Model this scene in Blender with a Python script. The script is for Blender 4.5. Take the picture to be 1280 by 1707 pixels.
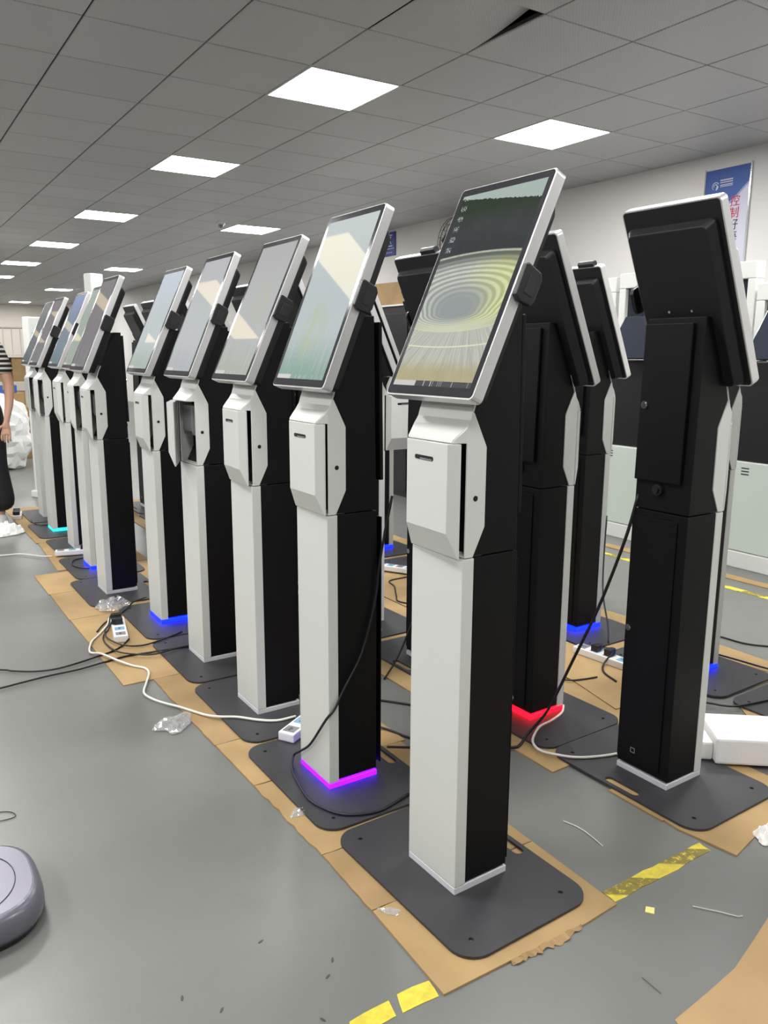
import bpy, bmesh, math, random
from mathutils import Vector, Matrix

for o in list(bpy.data.objects):
    bpy.data.objects.remove(o)
S = bpy.context.scene
COL = S.collection
RND = random.Random(7)

# ------------------------------------------------------------------ camera
CAM_H = 1.25
FPX, YAW, PITCH, ROLL = 1332.5, 0.570751, -0.194674, 0.005065
cyw, syw, cp, sp = math.cos(YAW), math.sin(YAW), math.cos(PITCH), math.sin(PITCH)
fw = Vector((syw * cp, cyw * cp, sp))
rt = Vector((cyw, -syw, 0))
up = rt.cross(fw)
cr, sr = math.cos(ROLL), math.sin(ROLL)
rt, up = cr * rt + sr * up, -sr * rt + cr * up
cam = bpy.data.cameras.new('camera')
cam.sensor_fit = 'HORIZONTAL'
cam.sensor_width = 36.0
cam.lens = FPX * 36.0 / 1280.0
cam.clip_start = 0.05
cam_o = bpy.data.objects.new('camera', cam)
COL.objects.link(cam_o)
m = Matrix.Identity(4)
for i in range(3):
    m[i][0], m[i][1], m[i][2] = rt[i], up[i], -fw[i]
m[0][3], m[1][3], m[2][3] = 0, 0, CAM_H
cam_o.matrix_world = m
S.camera = cam_o

# ------------------------------------------------------------------ world, exposure
w = bpy.data.worlds.new('world')
S.world = w
w.use_nodes = True
w.node_tree.nodes['Background'].inputs[0].default_value = (0.8, 0.85, 0.9, 1)
w.node_tree.nodes['Background'].inputs[1].default_value = 0.05
S.view_settings.view_transform = 'Standard'
S.view_settings.look = 'None'
S.view_settings.gamma = 1.0
S.view_settings.use_curve_mapping = False
S.view_settings.exposure = 0.0
S.cycles.use_denoising = True
S.cycles.max_bounces = 6
S.cycles.diffuse_bounces = 3
S.cycles.glossy_bounces = 3
S.cycles.use_light_tree = False
S.cycles.transparent_max_bounces = 8
S.cycles.adaptive_threshold = 0.02
PANEL_STRENGTH = 41.0

# room measures (metres): ceiling grid of 0.6 m tiles
ZC = CAM_H + 1.556
GX, GY, T = 1.0373, 4.2521, 0.6
X_R, X_L, Y_F, Y_B = 5.83, -7.36, 29.45, -4.75

# ------------------------------------------------------------------ materials
MATS = {}


def lin(c):
    return tuple(((v / 255) / 12.92 if v / 255 < 0.04045 else ((v / 255 + 0.055) / 1.055) ** 2.4) for v in c)


def base_mat(name):
    mt = bpy.data.materials.new(name)
    mt.use_nodes = True
    nt = mt.node_tree
    b = nt.nodes['Principled BSDF']
    MATS[name] = mt
    return mt, nt, b


def pm(name, col, rough=0.5, metal=0.0, noise=0.0, nscale=40.0, bump=0.0, bscale=200.0, spec=0.5, emit=None, es=0.0, coat=0.0):
    mt, nt, b = base_mat(name)
    c = (*lin(col), 1)
    b.inputs['Base Color'].default_value = c
    b.inputs['Roughness'].default_value = rough
    b.inputs['Metallic'].default_value = metal
    b.inputs['Specular IOR Level'].default_value = spec
    b.inputs['Coat Weight'].default_value = coat
    if emit:
        b.inputs['Emission Color'].default_value = (*lin(emit), 1)
        b.inputs['Emission Strength'].default_value = es
    tc = None
    if noise or bump:
        tc = nt.nodes.new('ShaderNodeTexCoord')
    if noise:
        n = nt.nodes.new('ShaderNodeTexNoise')
        n.inputs['Scale'].default_value = nscale
        n.inputs['Detail'].default_value = 4
        nt.links.new(tc.outputs['Object'], n.inputs['Vector'])
        mx = nt.nodes.new('ShaderNodeMix')
        mx.data_type = 'RGBA'
        mx.inputs['A'].default_value = (*[v * (1 - noise) for v in c[:3]], 1)
        mx.inputs['B'].default_value = (*[min(1, v * (1 + noise)) for v in c[:3]], 1)
        nt.links.new(n.outputs['Fac'], mx.inputs['Factor'])
        nt.links.new(mx.outputs['Result'], b.inputs['Base Color'])
    if bump:
        n = nt.nodes.new('ShaderNodeTexNoise')
        n.inputs['Scale'].default_value = bscale
        nt.links.new(tc.outputs['Object'], n.inputs['Vector'])
        bp = nt.nodes.new('ShaderNodeBump')
        bp.inputs['Strength'].default_value = bump
        bp.inputs['Distance'].default_value = 0.002
        nt.links.new(n.outputs['Fac'], bp.inputs['Height'])
        nt.links.new(bp.outputs['Normal'], b.inputs['Normal'])
    return mt


pm('white_paint', (204, 206, 202), 0.32, spec=0.5)
pm('black_paint', (11, 11, 12), 0.5, bump=0.12, bscale=900, spec=0.22)
pm('plate_paint', (52, 52, 55), 0.5, bump=0.15, bscale=700, noise=0.08, nscale=30)
pm('dark_void', (10, 10, 11), 0.8)
pm('silver', (222, 222, 222), 0.3, metal=0.55)
pm('chrome', (220, 222, 226), 0.15, metal=1.0)
pm('bezel_glass', (48, 48, 52), 0.12, spec=0.5)
pm('black_plastic', (24, 24, 26), 0.4)
pm('housing_black', (20, 21, 24), 0.5, bump=0.1, bscale=800)
pm('acrylic', (205, 205, 210), 0.35)
pm('printer_grey', (150, 150, 152), 0.4, metal=0.4)
pm('cable_black', (16, 16, 17), 0.45)
pm('cable_white', (215, 213, 205), 0.45)
pm('strip_white', (228, 228, 228), 0.35)
pm('strip_blue', (120, 165, 190), 0.4)
pm('wall_paint', (236, 234, 231), 0.7, noise=0.025, nscale=2.0, bump=0.05, bscale=60)
pm('end_wall_paint', (215, 208, 196), 0.7, noise=0.03, nscale=2.0)
pm('plenum_dark', (36, 35, 35), 0.9)
pm('tee_bar', (120, 118, 116), 0.5)
pm('light_frame', (235, 235, 235), 0.4)
pm('foam', (238, 238, 236), 0.75, bump=0.25, bscale=120)
pm('tissue', (232, 230, 226), 0.8, bump=0.4, bscale=60)
pm('grey_plastic', (138, 136, 148), 0.25)
pm('grey_rubber', (96, 95, 105), 0.26)
pm('banner_white', (214, 214, 232), 0.5)
pm('banner_blue', (58, 92, 168), 0.5)
pm('banner_blue_light', (150, 170, 220), 0.5)
pm('sign_blue', (48, 60, 140), 0.45)
pm('print_white', (225, 228, 235), 0.5)
pm('print_red', (196, 40, 68), 0.5)
pm('print_black', (25, 25, 30), 0.5)
pm('machine_white', (226, 228, 224), 0.3)
pm('machine_glass', (205, 216, 208), 0.12, spec=0.6)
pm('machine_black', (30, 29, 33), 0.3)
pm('machine_screen', (42, 46, 56), 0.08)
pm('wire_dark', (70, 68, 66), 0.4, metal=0.6)
pm('fan_blade', (110, 112, 112), 0.4)
pm('skin', (196, 152, 128), 0.55)
pm('trousers', (24, 24, 28), 0.8)
pm('hair', (22, 18, 16), 0.5)
pm('shoe_white', (225, 225, 222), 0.6)
pm('blue_box', (52, 92, 176), 0.5)
pm('eye_dark', (20, 16, 14), 0.3)
pm('lip', (168, 108, 100), 0.5)
pm('paper_yellow', (236, 226, 140), 0.6)
pm('nylon', (205, 205, 200), 0.4)
pm('leaf_dark', (70, 68, 62), 0.7)
pm('rack_metal', (200, 198, 192), 0.5)


def mat_emit(name, col, s):
    mt, nt, b = base_mat(name)
    b.inputs['Base Color'].default_value = (*lin(col), 1)
    b.inputs['Emission Color'].default_value = (*lin(col), 1)
    b.inputs['Emission Strength'].default_value = s
    b.inputs['Roughness'].default_value = 0.4
    return mt


mat_emit('panel_glow', (255, 254, 252), PANEL_STRENGTH)
for nm_, lc_, st_ in (('glow_purple', (0.095, 0.002, 1.0), 7.5), ('glow_blue', (0.001, 0.005, 1.0), 12.0), ('glow_red', (1.0, 0.002, 0.009), 7.0)):
    mat_emit(nm_, (128, 128, 128), st_)
    b_ = MATS[nm_].node_tree.nodes['Principled BSDF']
    b_.inputs['Base Color'].default_value = (*[0.3 * v_ for v_ in lc_], 1)
    b_.inputs['Emission Color'].default_value = (*lc_, 1)
mat_emit('glow_cyan', (40, 225, 235), 1.5)
mat_emit('glow_green', (70, 230, 170), 1.2)


class NT:
    """tiny helper to write shader maths"""

    def __init__(s, nt):
        s.nt = nt

    def m(s, op, a, b=None, c=None, clamp=False):
        n = s.nt.nodes.new('ShaderNodeMath')
        n.operation = op
        n.use_clamp = clamp
        for i, v in enumerate((a, b, c)):
            if v is None:
                continue
            if isinstance(v, (int, float)):
                n.inputs[i].default_value = v
            else:
                s.nt.links.new(v, n.inputs[i])
        return n.outputs[0]

    def mix(s, f, a, b):
        n = s.nt.nodes.new('ShaderNodeMix')
        n.data_type = 'RGBA'
        for k, v in (('Factor', f), ('A', a), ('B', b)):
            if isinstance(v, tuple):
                n.inputs[k].default_value = (*lin(v), 1)
            elif isinstance(v, (int, float)):
                n.inputs[k].default_value = v
            else:
                s.nt.links.new(v, n.inputs[k])
        return n.outputs['Result']

    def sm(s, x, a, b):
        n = s.nt.nodes.new('ShaderNodeMapRange')
        n.interpolation_type = 'SMOOTHSTEP'
        n.inputs['From Min'].default_value = a
        n.inputs['From Max'].default_value = b
        s.nt.links.new(x, n.inputs['Value'])
        return n.outputs['Result']

    def obj(s):
        t = s.nt.nodes.new('ShaderNodeTexCoord')
        x = s.nt.nodes.new('ShaderNodeSeparateXYZ')
        s.nt.links.new(t.outputs['Object'], x.inputs[0])
        return t.outputs['Object'], x.outputs[0], x.outputs[1], x.outputs[2]

    def xyz(s, x, y, z):
        n = s.nt.nodes.new('ShaderNodeCombineXYZ')
        for i, v in enumerate((x, y, z)):
            if isinstance(v, (int, float)):
                n.inputs[i].default_value = v
            else:
                s.nt.links.new(v, n.inputs[i])
        return n.outputs[0]

    def noise(s, vec, scale, detail=3, rough=0.5):
        n = s.nt.nodes.new('ShaderNodeTexNoise')
        n.inputs['Scale'].default_value = scale
        n.inputs['Detail'].default_value = detail
        n.inputs['Roughness'].default_value = rough
        s.nt.links.new(vec, n.inputs['Vector'])
        return n.outputs['Fac']

    def bump(s, b, h, st, dist=0.002):
        n = s.nt.nodes.new('ShaderNodeBump')
        n.inputs['Strength'].default_value = st
        n.inputs['Distance'].default_value = dist
        s.nt.links.new(h, n.inputs['Height'])
        s.nt.links.new(n.outputs['Normal'], b.inputs['Normal'])


def mat_floor():
    mt, nt, b = base_mat('floor_epoxy')
    h = NT(nt)
    v, x, y, z = h.obj()
    big = h.noise(v, 0.7, 4)
    fine = h.noise(v, 9, 5, 0.6)
    col = h.mix(h.sm(big, 0.3, 0.7), (107, 108, 105), (116, 117, 113))
    col = h.mix(h.m('MULTIPLY', h.sm(fine, 0.5, 0.75), 0.18), col, (98, 99, 94))
    # small dirt spots of their own shape
    vo = nt.nodes.new('ShaderNodeTexVoronoi')
    vo.inputs['Scale'].default_value = 7.0
    wob = h.noise(v, 25, 2)
    nt.links.new(v, vo.inputs['Vector'])
    d = h.m('ADD', vo.outputs['Distance'], h.m('MULTIPLY', wob, 0.06))
    sep = nt.nodes.new('ShaderNodeSeparateColor')
    nt.links.new(vo.outputs['Color'], sep.inputs[0])
    rare = h.m('GREATER_THAN', sep.outputs[0], 0.9)
    spot = h.m('MULTIPLY', h.m('SUBTRACT', 1.0, h.sm(d, 0.07, 0.1)), rare)
    col = h.mix(h.m('MULTIPLY', spot, 0.6), col, (70, 68, 64))
    nt.links.new(col, b.inputs['Base Color'])
    ro = h.m('ADD', 0.27, h.m('MULTIPLY', fine, 0.12))
    nt.links.new(ro, b.inputs['Roughness'])
    h.bump(b, h.noise(v, 14, 3), 0.06, 0.004)


mat_floor()


def mat_tile():
    mt, nt, b = base_mat('ceiling_tile_metal')
    h = NT(nt)
    tc = nt.nodes.new('ShaderNodeTexCoord')
    v = tc.outputs['Object']
    sx = nt.nodes.new('ShaderNodeSeparateXYZ')
    nt.links.new(v, sx.inputs[0])
    k = 2 * math.pi / 0.02
    p = h.m('MULTIPLY', h.m('SINE', h.m('MULTIPLY', sx.outputs[0], k)), h.m('SINE', h.m('MULTIPLY', sx.outputs[1], k)))
    dots = h.sm(p, 0.55, 0.8)
    inf = nt.nodes.new('ShaderNodeObjectInfo')
    colr = h.mix(inf.outputs['Random'], (183, 183, 184), (190, 190, 191))
    col = h.mix(h.m('MULTIPLY', dots, 0.35), colr, (110, 109, 109))
    nt.links.new(col, b.inputs['Base Color'])
    b.inputs['Roughness'].default_value = 0.45


mat_tile()


def mat_card(name, c0, c1):
    mt, nt, b = base_mat(name)
    h = NT(nt)
    v, x, y, z = h.obj()
    fl = h.noise(h.xyz(h.m('MULTIPLY', x, 220), h.m('MULTIPLY', y, 6), 0.0), 1.0, 2)
    bl = h.noise(v, 6, 4)
    col = h.mix(h.sm(bl, 0.3, 0.7), c0, c1)
    col = h.mix(h.m('MULTIPLY', fl, 0.15), col, (140, 108, 70))
    nt.links.new(col, b.inputs['Base Color'])
    b.inputs['Roughness'].default_value = 0.75
    h.bump(b, fl, 0.15, 0.001)


mat_card('cardboard', (156, 130, 88), (170, 142, 98))
mat_card('cardboard_dark', (144, 118, 78), (160, 132, 92))
mat_card('kraft_paper', (176, 146, 104), (186, 155, 112))
mat_card('box_brown', (150, 124, 88), (166, 138, 98))


def mat_tape(name, stripes):
    mt, nt, b = base_mat(name)
    h = NT(nt)
    v, x, y, z = h.obj()
    n = h.noise(v, 30, 5, 0.7)
    col = h.mix(h.sm(n, 0.35, 0.7), (226, 206, 70), (196, 180, 66))
    if stripes:
        s = h.m('FRACT', h.m('MULTIPLY', h.m('ADD', x, h.m('MULTIPLY', y, 1.4)), stripes))
        st = h.m('MULTIPLY', h.sm(s, 0.44, 0.5), h.sm(h.noise(v, 60, 4, 0.7), 0.3, 0.5))
        col = h.mix(h.m('MULTIPLY', st, 0.8), col, (92, 84, 44))
    nt.links.new(col, b.inputs['Base Color'])
    b.inputs['Roughness'].default_value = 0.45


mat_tape('tape_yellow', 0)
mat_tape('tape_hazard', 4.6)
mat_tape('tape_hazard_far', 3.0)


def mat_clear():
    mt, nt, b = base_mat('clear_plastic')
    out = nt.nodes['Material Output']
    tr = nt.nodes.new('ShaderNodeBsdfTransparent')
    gl = nt.nodes.new('ShaderNodeBsdfGlossy')
    gl.inputs['Roughness'].default_value = 0.12
    df = nt.nodes.new('ShaderNodeBsdfDiffuse')
    df.inputs['Color'].default_value = (0.85, 0.85, 0.85, 1)
    m1 = nt.nodes.new('ShaderNodeMixShader')
    m1.inputs[0].default_value = 0.5
    nt.links.new(gl.outputs[0], m1.inputs[1])
    nt.links.new(df.outputs[0], m1.inputs[2])
    m2 = nt.nodes.new('ShaderNodeMixShader')
    m2.inputs[0].default_value = 0.34
    nt.links.new(tr.outputs[0], m2.inputs[1])
    nt.links.new(m1.outputs[0], m2.inputs[2])
    nt.links.new(m2.outputs[0], out.inputs['Surface'])


mat_clear()

# screen picture area in monitor space (viewer's right is -y)
DW, DH, DZ0 = 0.264, 0.462, 0.0235


def mat_display(name, kind, gain=1.0):
    mt, nt, b = base_mat(name)
    h = NT(nt)
    v3, x, y, z = h.obj()
    u = h.m('ADD', h.m('MULTIPLY', y, -1.0 / DW), 0.5)
    v = h.m('MULTIPLY', h.m('SUBTRACT', z, DZ0), 1.0 / DH)
    uv = h.xyz(u, v, 0.0)
    if kind == 'spillway':
        n1 = h.noise(h.xyz(h.m('MULTIPLY', u, 30), h.m('MULTIPLY', v, 12), 0.0), 1.0, 4, 0.7)
        n2 = h.noise(h.xyz(h.m('MULTIPLY', u, 3), h.m('MULTIPLY', v, 5), 3.0), 1.0, 4)
        hillc = h.mix(n2, (56, 60, 62), (84, 88, 88))
        green = h.mix(h.sm(v, 0.80, 0.93), hillc, (60, 70, 58))
        edge = h.m('ADD', h.m('SUBTRACT', 0.985, h.m('MULTIPLY', u, 0.075)), h.m('MULTIPLY', h.m('SUBTRACT', n1, 0.5), 0.03))
        sky = h.m('GREATER_THAN', v, edge)
        top = h.mix(sky, green, (176, 192, 184))
        # bell-mouth weir: eccentric elliptical steps
        dv = h.m('SUBTRACT', v, 0.37)
        upv = h.m('GREATER_THAN', dv, 0.0)
        rad = h.m('ADD', 0.10, h.m('MULTIPLY', upv, 0.205))
        ev = h.m('DIVIDE', dv, rad)
        eu = h.m('DIVIDE', h.m('SUBTRACT', u, 0.47), h.m('ADD', 0.75, h.m('MULTIPLY', h.m('MAXIMUM', ev, 0.0), 0.9)))
        r = h.m('SQRT', h.m('ADD', h.m('MULTIPLY', eu, eu), h.m('MULTIPLY', ev, ev)))
        ang = h.m('ARCTAN2', ev, eu)
        st = h.noise(h.xyz(h.m('MULTIPLY', ang, 30), h.m('MULTIPLY', r, 2.0), 0.0), 1.0, 3, 0.6)
        ring = h.sm(h.m('SINE', h.m('MULTIPLY', h.m('POWER', r, 1.25), 74.0)), -0.9, 0.9)
        cr1 = h.mix(h.sm(u, 0.3, 0.95), (216, 220, 210), (232, 236, 186))
        cr2 = h.mix(h.sm(u, 0.3, 0.95), (160, 166, 160), (188, 194, 142))
        wall = h.mix(h.m('MULTIPLY', ring, h.m('ADD', 0.45, h.m('MULTIPLY', st, 0.8)), clamp=True), cr2, cr1)
        wall = h.mix(h.sm(r, 0.6, 0.2), wall, (158, 164, 164))
        wall = h.mix(h.sm(r, 0.72, 1.0), wall, (92, 98, 94))
        rim = h.m('MULTIPLY', h.sm(h.m('ABSOLUTE', h.m('SUBTRACT', r, 0.99)), 0.03, 0.0), h.m('ADD', 0.3, st))
        wall = h.mix(rim, wall, (210, 216, 196))
        low = h.sm(dv, 0.02, -0.10)
        wall = h.mix(h.m('MULTIPLY', low, h.sm(r, 0.4, 0.8)), wall, (216, 220, 190))
        # water below the rim
        stk = h.noise(h.xyz(h.m('MULTIPLY', h.m('DIVIDE', h.m('SUBTRACT', u, 0.55), h.m('SUBTRACT', 0.5, v)), 16), h.m('MULTIPLY', v, 3), 0.0), 1.0, 3, 0.7)
        water = h.mix(h.sm(stk, 0.35, 0.75), (182, 184, 176), (220, 220, 206))
        arc = h.sm(h.m('ABSOLUTE', h.m('SUBTRACT', r, 1.75)), 0.06, 0.0)
        water = h.mix(arc, water, (234, 238, 206))
        sand = h.mix(n2, (168, 152, 108), (206, 194, 150))
        water = h.mix(h.m('MULTIPLY', h.sm(v, 0.15, 0.06), h.m('ADD', 0.4, h.m('MULTIPLY', stk, 0.7)), clamp=True), water, sand)
        bott = h.mix(upv, water, top)
        col = h.mix(h.sm(r, 1.0, 1.02), wall, bott)
        # icons down the left edge
        ic = h.m('MULTIPLY', h.m('MULTIPLY', h.m('LESS_THAN', u, 0.1), h.m('GREATER_THAN', u, 0.03)),
                 h.m('MULTIPLY', h.m('GREATER_THAN', h.m('FRACT', h.m('MULTIPLY', v, 18.0)), 0.5), h.m('GREATER_THAN', v, 0.66)))
        ic = h.m('MULTIPLY', ic, h.m('GREATER_THAN', h.noise(uv, 140, 1), 0.56))
        col = h.mix(ic, col, (210, 214, 210))
        bar = h.m('LESS_THAN', v, 0.026)
        barn = h.m('GREATER_THAN', h.noise(h.xyz(h.m('MULTIPLY', u, 45), 0.0, 0.0), 1.0, 1), 0.6)
        barc = h.mix(h.m('LESS_THAN', u, 0.3), h.mix(barn, (92, 92, 92), (190, 190, 190)), (214, 214, 206))
        col = h.mix(bar, col, barc)
        gain *= 0.85
    else:
        p = {'mint': ((208, 216, 214), (196, 206, 208), (150, 178, 166), (190, 200, 120)),
             'grey_flower': ((190, 190, 190), (196, 198, 198), (186, 192, 182), (196, 200, 160)),
             'grey': ((196, 196, 200), (200, 204, 206), (188, 192, 196), (190, 204, 190)),
             'sky': ((206, 216, 226), (200, 208, 210), (176, 190, 180), (196, 214, 200)),
             'dim': ((146, 142, 144), (140, 136, 140), (136, 134, 136), (150, 146, 146)),
             'palegreen': ((186, 196, 186), (180, 190, 180), (176, 184, 174), (170, 190, 170)),
             'blue': ((160, 172, 206), (140, 152, 164), (120, 140, 150), (150, 160, 180)),
             'slate': ((150, 152, 148), (128, 132, 136), (108, 116, 124), (150, 150, 150))}[kind]
        col = h.mix(h.sm(v, 0.5, 1.0), p[1], p[0])
        col = h.mix(h.sm(v, 0.32, 0.0), col, p[2])
        n1 = h.noise(h.xyz(h.m('MULTIPLY', u, 9), h.m('MULTIPLY', v, 5), 1.0), 1.0, 3)
        du = h.m('SUBTRACT', u, 0.45 if kind == 'mint' else 0.62)
        dv = h.m('SUBTRACT', v, 0.30 if kind == 'mint' else 0.55)
        r = h.m('ADD', h.m('MULTIPLY', h.m('MULTIPLY', du, du), 10.0), h.m('MULTIPLY', h.m('MULTIPLY', dv, dv), 22.0))
        blob = h.m('MULTIPLY', h.sm(r, 1.0, 0.0), h.sm(n1, 0.3, 0.75))
        col = h.mix(h.m('MULTIPLY', blob, 0.6), col, p[3])
        stre = h.noise(h.xyz(h.m('MULTIPLY', u, 26), h.m('MULTIPLY', v, 3), 5.0), 1.0, 3)
        col = h.mix(h.m('MULTIPLY', h.sm(v, 0.5, 0.1), h.m('MULTIPLY', h.sm(stre, 0.5, 0.75), 0.35)), col, (226, 232, 226))
        bar = h.m('LESS_THAN', v, 0.026)
        barn = h.m('GREATER_THAN', h.noise(h.xyz(h.m('MULTIPLY', u, 45), 0.0, 0.0), 1.0, 1), 0.6)
        col = h.mix(h.m('MULTIPLY', bar, h.m('LESS_THAN', u, 0.3)), col, (222, 222, 218))
        col = h.mix(h.m('MULTIPLY', h.m('MULTIPLY', bar, h.m('GREATER_THAN', u, 0.3)), h.m('MULTIPLY', barn, 0.6)), col, (232, 232, 232))
    em = nt.nodes.new('ShaderNodeEmission')
    nt.links.new(col, em.inputs['Color'])
    em.inputs['Strength'].default_value = gain
    gl = nt.nodes.new('ShaderNodeBsdfGlossy')      # coated glass: weak, slightly warm reflection
    gl.inputs['Color'].default_value = (0.0085, 0.0066, 0.0034, 1)
    gl.inputs['Roughness'].default_value = 0.03
    ad = nt.nodes.new('ShaderNodeAddShader')
    nt.links.new(em.outputs[0], ad.inputs[0])
    nt.links.new(gl.outputs[0], ad.inputs[1])
    nt.links.new(ad.outputs[0], nt.nodes['Material Output'].inputs['Surface'])
    mt.cycles.emission_sampling = 'NONE'


for nm, kd, g in (('display_spillway', 'spillway', 1.06), ('display_mint', 'mint', 0.92), ('display_flower', 'grey_flower', 0.9),
                  ('display_grey', 'grey', 0.92), ('display_sky', 'sky', 0.95), ('display_dim', 'dim', 0.92),
                  ('display_palegreen', 'palegreen', 0.85), ('display_blue', 'blue', 0.9), ('display_slate', 'slate', 0.9)):
    mat_display(nm, kd, g)


def mat_shirt():
    mt, nt, b = base_mat('striped_shirt')
    h = NT(nt)
    v, x, y, z = h.obj()
    s = h.m('GREATER_THAN', h.m('FRACT', h.m('MULTIPLY', z, 30.0)), 0.42)
    nt.links.new(h.mix(s, (214, 208, 200), (30, 28, 34)), b.inputs['Base Color'])
    b.inputs['Roughness'].default_value = 0.85


mat_shirt()


# ------------------------------------------------------------------ mesh helpers
class MB:
    def __init__(s):
        s.v, s.f = [], []

    def add(s, vs, fs):
        o = len(s.v)
        s.v += [tuple(p) for p in vs]
        s.f += [tuple(i + o for i in f) for f in fs]
        return s

    def box(s, x0, x1, y0, y1, z0, z1):
        return s.add([(x0, y0, z0), (x1, y0, z0), (x1, y1, z0), (x0, y1, z0), (x0, y0, z1), (x1, y0, z1), (x1, y1, z1), (x0, y1, z1)],
                     [(3, 2, 1, 0), (4, 5, 6, 7), (0, 1, 5, 4), (1, 2, 6, 5), (2, 3, 7, 6), (3, 0, 4, 7)])

    def prism(s, poly, a0, a1, axis='z', shift=None):
        """poly 2-D ring; extruded along axis. axis y: poly=(x,z); axis z: (x,y); axis x: (y,z)"""
        n = len(poly)

        def P(p, a, i):
            k = shift(p) if shift else 0
            if axis == 'z':
                return (p[0], p[1], a)
            if axis == 'y':
                return (p[0], a + k, p[1])
            return (a, p[0], p[1])
        lo = [P(p, a0, 0) for p in poly]
        hi = [P(p, a1, 1) for p in poly]
        area = sum(poly[i][0] * poly[(i + 1) % n][1] - poly[(i + 1) % n][0] * poly[i][1] for i in range(n))
        ccw = area > 0
        if axis == 'y':
            ccw = not ccw
        b, t = tuple(range(n)), tuple(range(n, 2 * n))
        fs = [b[::-1] if ccw else b, t if ccw else t[::-1]]
        for i in range(n):
            j = (i + 1) % n
            fs.append((i, j, n + j, n + i) if ccw else (j, i, n + i, n + j))
        return s.add(lo + hi, fs)

    def tube(s, pts, r, seg=8, cap=True, smooth=True):
        pts = [Vector(p) for p in pts]
        n = len(pts)
        rs = r if isinstance(r, (list, tuple)) else [r] * n
        vs, fs = [], []
        prev = None
        for i, p in enumerate(pts):
            t = (pts[min(i + 1, n - 1)] - pts[max(i - 1, 0)])
            t = t.normalized() if t.length > 1e-9 else Vector((0, 0, 1))
            if prev is None:
                a = Vector((0, 0, 1)) if abs(t.z) < 0.9 else Vector((1, 0, 0))
                nrm = t.cross(a).normalized()
            else:
                nrm = (prev - t * prev.dot(t))
                nrm = nrm.normalized() if nrm.length > 1e-6 else t.orthogonal().normalized()
            prev = nrm
            bn = t.cross(nrm)
            for k in range(seg):
                an = 2 * math.pi * k / seg
                vs.append(p + (nrm * math.cos(an) + bn * math.sin(an)) * rs[i])
        for i in range(n - 1):
            for k in range(seg):
                k2 = (k + 1) % seg
                fs.append((i * seg + k, i * seg + k2, (i + 1) * seg + k2, (i + 1) * seg + k))
        if cap:
            fs.append(tuple(range(seg))[::-1])
            fs.append(tuple((n - 1) * seg + k for k in range(seg)))
        return s.add(vs, fs)

    def disc(s, c, r, axis, th, seg=16):
        c = Vector(c)
        ax = {'x': Vector((1, 0, 0)), 'y': Vector((0, 1, 0)), 'z': Vector((0, 0, 1))}[axis]
        return s.tube([c, c + ax * th], r, seg)

    def sphere(s, c, r, seg=14, rings=9, sc=(1, 1, 1)):
        vs, fs = [], []
        for i in range(rings + 1):
            th = math.pi * i / rings
            for k in range(seg):
                ph = 2 * math.pi * k / seg
                vs.append((c[0] + r * sc[0] * math.sin(th) * math.cos(ph), c[1] + r * sc[1] * math.sin(th) * math.sin(ph), c[2] + r * sc[2] * math.cos(th)))
        for i in range(rings):
            for k in range(seg):
                k2 = (k + 1) % seg
                fs.append((i * seg + k, (i + 1) * seg + k, (i + 1) * seg + k2, i * seg + k2))
        return s.add(vs, fs)

    def mesh(s, name, mat, bevel=0.0, bseg=2, smooth=False, merge=False):
        me = bpy.data.meshes.new(name)
        me.from_pydata(s.v, [], s.f)
        me.validate()
        if bevel or merge:
            bm = bmesh.new()
            bm.from_mesh(me)
            if merge:
                bmesh.ops.remove_doubles(bm, verts=bm.verts, dist=1e-5)
            bmesh.ops.recalc_face_normals(bm, faces=bm.faces)
            if bevel:
                ed = [e for e in bm.edges if len(e.link_faces) == 2 and e.calc_face_angle(0) > math.radians(25)]
                bmesh.ops.bevel(bm, geom=ed, offset=bevel, segments=bseg, affect='EDGES', profile=0.6, clamp_overlap=True)
            bm.to_mesh(me)
            bm.free()
        me.materials.append(MATS[mat])
        if smooth:
            for p in me.polygons:
                p.use_smooth = True
        me.update()
        return me

    def obj(s, name, mat, parent=None, **k):
        return link(name, s.mesh(name, mat, **k), parent)


def link(name, me, parent=None, loc=None, rot=None):
    o = bpy.data.objects.new(name, me)
    COL.objects.link(o)
    if parent:
        o.parent = parent
    if loc:
        o.location = loc
    if rot:
        o.rotation_euler = rot
    return o


def thing(name, label, cat, loc=(0, 0, 0), rz=0.0, group=None):
    o = bpy.data.objects.new(name, None)
    o.empty_display_size = 0.1
    COL.objects.link(o)
    o.location = loc
    o.rotation_euler = (0, 0, rz)
    return tag(o, label, cat, group)


def tag(o, label, cat, group=None):
    o['label'] = label
    o['category'] = cat
    if group:
        o['group'] = group
    return o


def struct(o, label=None):
    o['kind'] = 'structure'
    if label:
        o['label'] = label
    return o


def rrect(x0, x1, y0, y1, r, seg=6):
    out = []
    for cx, cy, a0 in ((x1 - r, y1 - r, 0), (x0 + r, y1 - r, 90), (x0 + r, y0 + r, 180), (x1 - r, y0 + r, 270)):
        for k in range(seg + 1):
            a = math.radians(a0 + 90 * k / seg)
            out.append((cx + r * math.cos(a), cy + r * math.sin(a)))
    return out


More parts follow.
